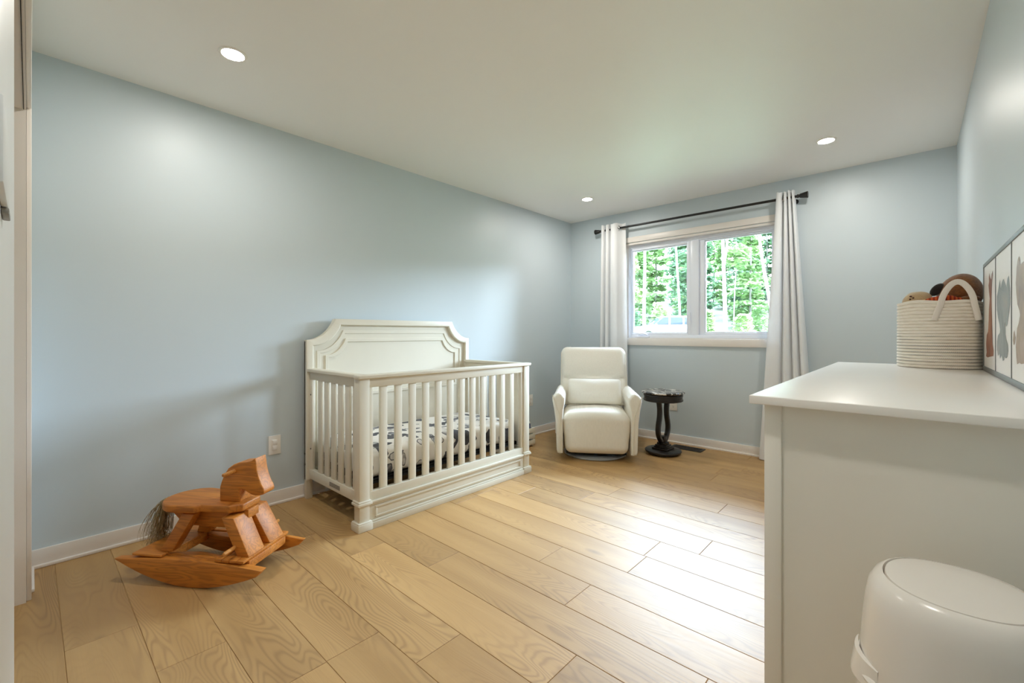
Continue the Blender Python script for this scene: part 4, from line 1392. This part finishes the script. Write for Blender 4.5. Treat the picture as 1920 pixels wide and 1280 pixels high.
# pale trunks standing in front of the leaves
def birch(label, pts, r0, r1, seed, group=None):
    """pts: (pixel column, height) up the trunk at a fixed depth."""
    dpt = pts[0][2]
    p0 = at(pts[0][0], dpt)
    z0 = gz(p0.x, p0.y)
    o = thing('birch_tree', label, 'tree', (p0.x, p0.y, z0 - .1), 0, group)
    P = []
    for px, py, d_ in pts:
        q = at(px, d_); P.append(Vector((q.x - p0.x, q.y - p0.y, 1.108 + (625 - py) / 825 * d_ - z0 + .1)))
    P[0].z = 0
    pp = smooth_path(P, 5)
    b = B(); tube(b, pp, [r0 + (r1 - r0) * i / (len(pp) - 1) for i in range(len(pp))], 10)
    tk = obj('trunk', b, M['birch'], o)
    r = random.Random(seed)
    top = P[-1]
    b = B()
    def boxf(rr):
        v = Vector((rr.gauss(0, 1), rr.gauss(0, 1), rr.gauss(0, .8)))
        return top + v.normalized() * rr.random() ** .4 * 1.0 + Vector((0, 0, .8))
    leaf_cloud(b, r, 500, boxf, .22)
    obj('foliage', b, M['leaf'], o, smooth=False)
    return o, tk, P
o_, tk_, P_ = birch('forked white birch trunk seen through the wider clear window pane', [(1361, 660, 31), (1359, 560, 31), (1357, 500, 31), (1355, 440, 31), (1353, 380, 31)], .14, .08, 1)
b = B(); pp = smooth_path([P_[2] + Vector((0, 0, .1)), P_[2] + Vector((.10, .1, .9)), P_[3] + Vector((.28, .25, .2)), P_[4] + Vector((.35, .3, 0))], 5)
tube(b, pp, [.10 - .05 * i / (len(pp) - 1) for i in range(len(pp))], 10); obj('limb', b, M['birch'], o_)
birch('leaning white birch trunk seen next to the curtain', [(1452, 660, 29), (1449, 600, 29), (1439, 540, 29), (1430, 490, 29), (1422, 430, 29), (1415, 370, 29)], .125, .06, 2)
birch('slim pale trunk seen above the bonnet of the parked vehicle', [(1208, 660, 32), (1208, 560, 32), (1209, 490, 32), (1208, 380, 32)], .13, .07, 3)
birch('slim pale trunk seen above the roof of the parked vehicle', [(1275, 650, 32.3), (1274, 570, 32.3), (1269, 490, 32.3), (1264, 380, 32.3)], .09, .06, 4)
birch('thin pale sapling between the forked and the leaning birch', [(1376, 650, 32.5), (1376, 600, 32.5), (1378, 540, 32.5), (1381, 500, 32.5)], .05, .03, 5)
birch('thin white trunk behind the leaning birch', [(1470, 650, 32), (1462, 560, 32), (1456, 500, 32), (1448, 380, 32)], .06, .04, 6)
# low bushes at the foot of the woods
for i, (px, d_, w_, h_, mt_) in enumerate([(1190, 33, .7, 2.0, 'leafdark'), (1238, 33, 1.0, 2.6, 'leafpale'), (1296, 33, .6, 2.2, 'leaf'), (1330, 32.2, .55, 1.9, 'leafpale'), (1394, 31, .9, 1.6, 'leafpale'), (1424, 32.5, .9, 2.0, 'leaf')]):
    p = at(px, d_); r = random.Random(500 + i)
    o = thing('shrub', 'low bright green bush at the foot of the woods outside', 'bush', (p.x, p.y, gz(p.x, p.y)), 0, 'bushes along the woods')
    b = B()
    for k in range(5): tube(b, [(0, 0, -.1), (r.gauss(0, .25), r.gauss(0, .25), h_ * .7)], .015, 5)
    obj('stem', b, M['bark'], o)
    b = B()
    def boxf(rr, w_=w_, h_=h_):
        z = rr.random(); q = sqrt(rr.random()) * w_ * (1 - .5 * z); a = rr.uniform(0, 6.28)
        return Vector((q * cos(a), q * sin(a), .1 + h_ * z))
    leaf_cloud(b, r, 700, boxf, .13)
    obj('foliage', b, M[mt_], o, smooth=False)

# ---------------------------------------------------------------- light
W = bpy.data.worlds.new('World'); SC.world = W; W.use_nodes = True
nt = W.node_tree; nt.nodes.clear()
wo = nt.nodes.new('ShaderNodeOutputWorld'); bg = nt.nodes.new('ShaderNodeBackground')
tc = nt.nodes.new('ShaderNodeTexCoord'); sx = nt.nodes.new('ShaderNodeSeparateXYZ'); cr = nt.nodes.new('ShaderNodeValToRGB')
nt.links.new(tc.outputs['Generated'], sx.inputs[0]); nt.links.new(sx.outputs[2], cr.inputs[0])
cr.color_ramp.elements[0].position = 0.0; cr.color_ramp.elements[0].color = (.72, .85, 1.0, 1)
cr.color_ramp.elements[1].position = 0.8; cr.color_ramp.elements[1].color = (.58, .77, 1.0, 1)
# bright hazy sky beyond the woods, dimmer behind the house
mr = nt.nodes.new('ShaderNodeMapRange'); mr.interpolation_type = 'SMOOTHSTEP'
for k_, v_ in ((1, -.35), (2, .55), (3, 6.4), (4, 33.0)): mr.inputs[k_].default_value = v_
nt.links.new(sx.outputs[1], mr.inputs[0]); nt.links.new(mr.outputs[0], bg.inputs[1])
nt.links.new(cr.outputs[0], bg.inputs[0])
nt.links.new(bg.outputs[0], wo.inputs[0])

# window portal: guides sky sampling, gives off no light of its own
pl_ = bpy.data.lights.new('sky_portal', 'AREA'); pl_.shape = 'RECTANGLE'; pl_.size = WX1 - WX0; pl_.size_y = WZ1 - WZ0
po_ = link(bpy.data.objects.new('sky_portal', pl_)); po_.location = ((WX0 + WX1) / 2, YO + .01, (WZ0 + WZ1) / 2)
po_.rotation_euler = (-pi / 2, 0, 0)
pl_.cycles.is_portal = True

# ---------------------------------------------------------------- camera
cam = bpy.data.cameras.new('camera'); co = link(bpy.data.objects.new('camera', cam))
cam.sensor_width = 36.0; cam.sensor_fit = 'HORIZONTAL'; cam.lens = 825.0 / 1920 * 36
cam.shift_y = -15.0 / 1920
cam.clip_start = .005; cam.clip_end = 300
co.location = (0, 0, 1.108); co.rotation_euler = (pi / 2, 0, math.atan(753 / 825.0))
SC.camera = co

SC.view_settings.view_transform = 'Standard'; SC.view_settings.look = 'None'
SC.view_settings.exposure = 1.24; SC.view_settings.gamma = 1.0
SC.view_settings.use_curve_mapping = False
cy = SC.cycles
cy.use_denoising = True
cy.max_bounces = 12; cy.diffuse_bounces = 8; cy.glossy_bounces = 4; cy.transparent_max_bounces = 16
cy.sample_clamp_indirect = 10.0; cy.caustics_reflective = False; cy.caustics_refractive = False
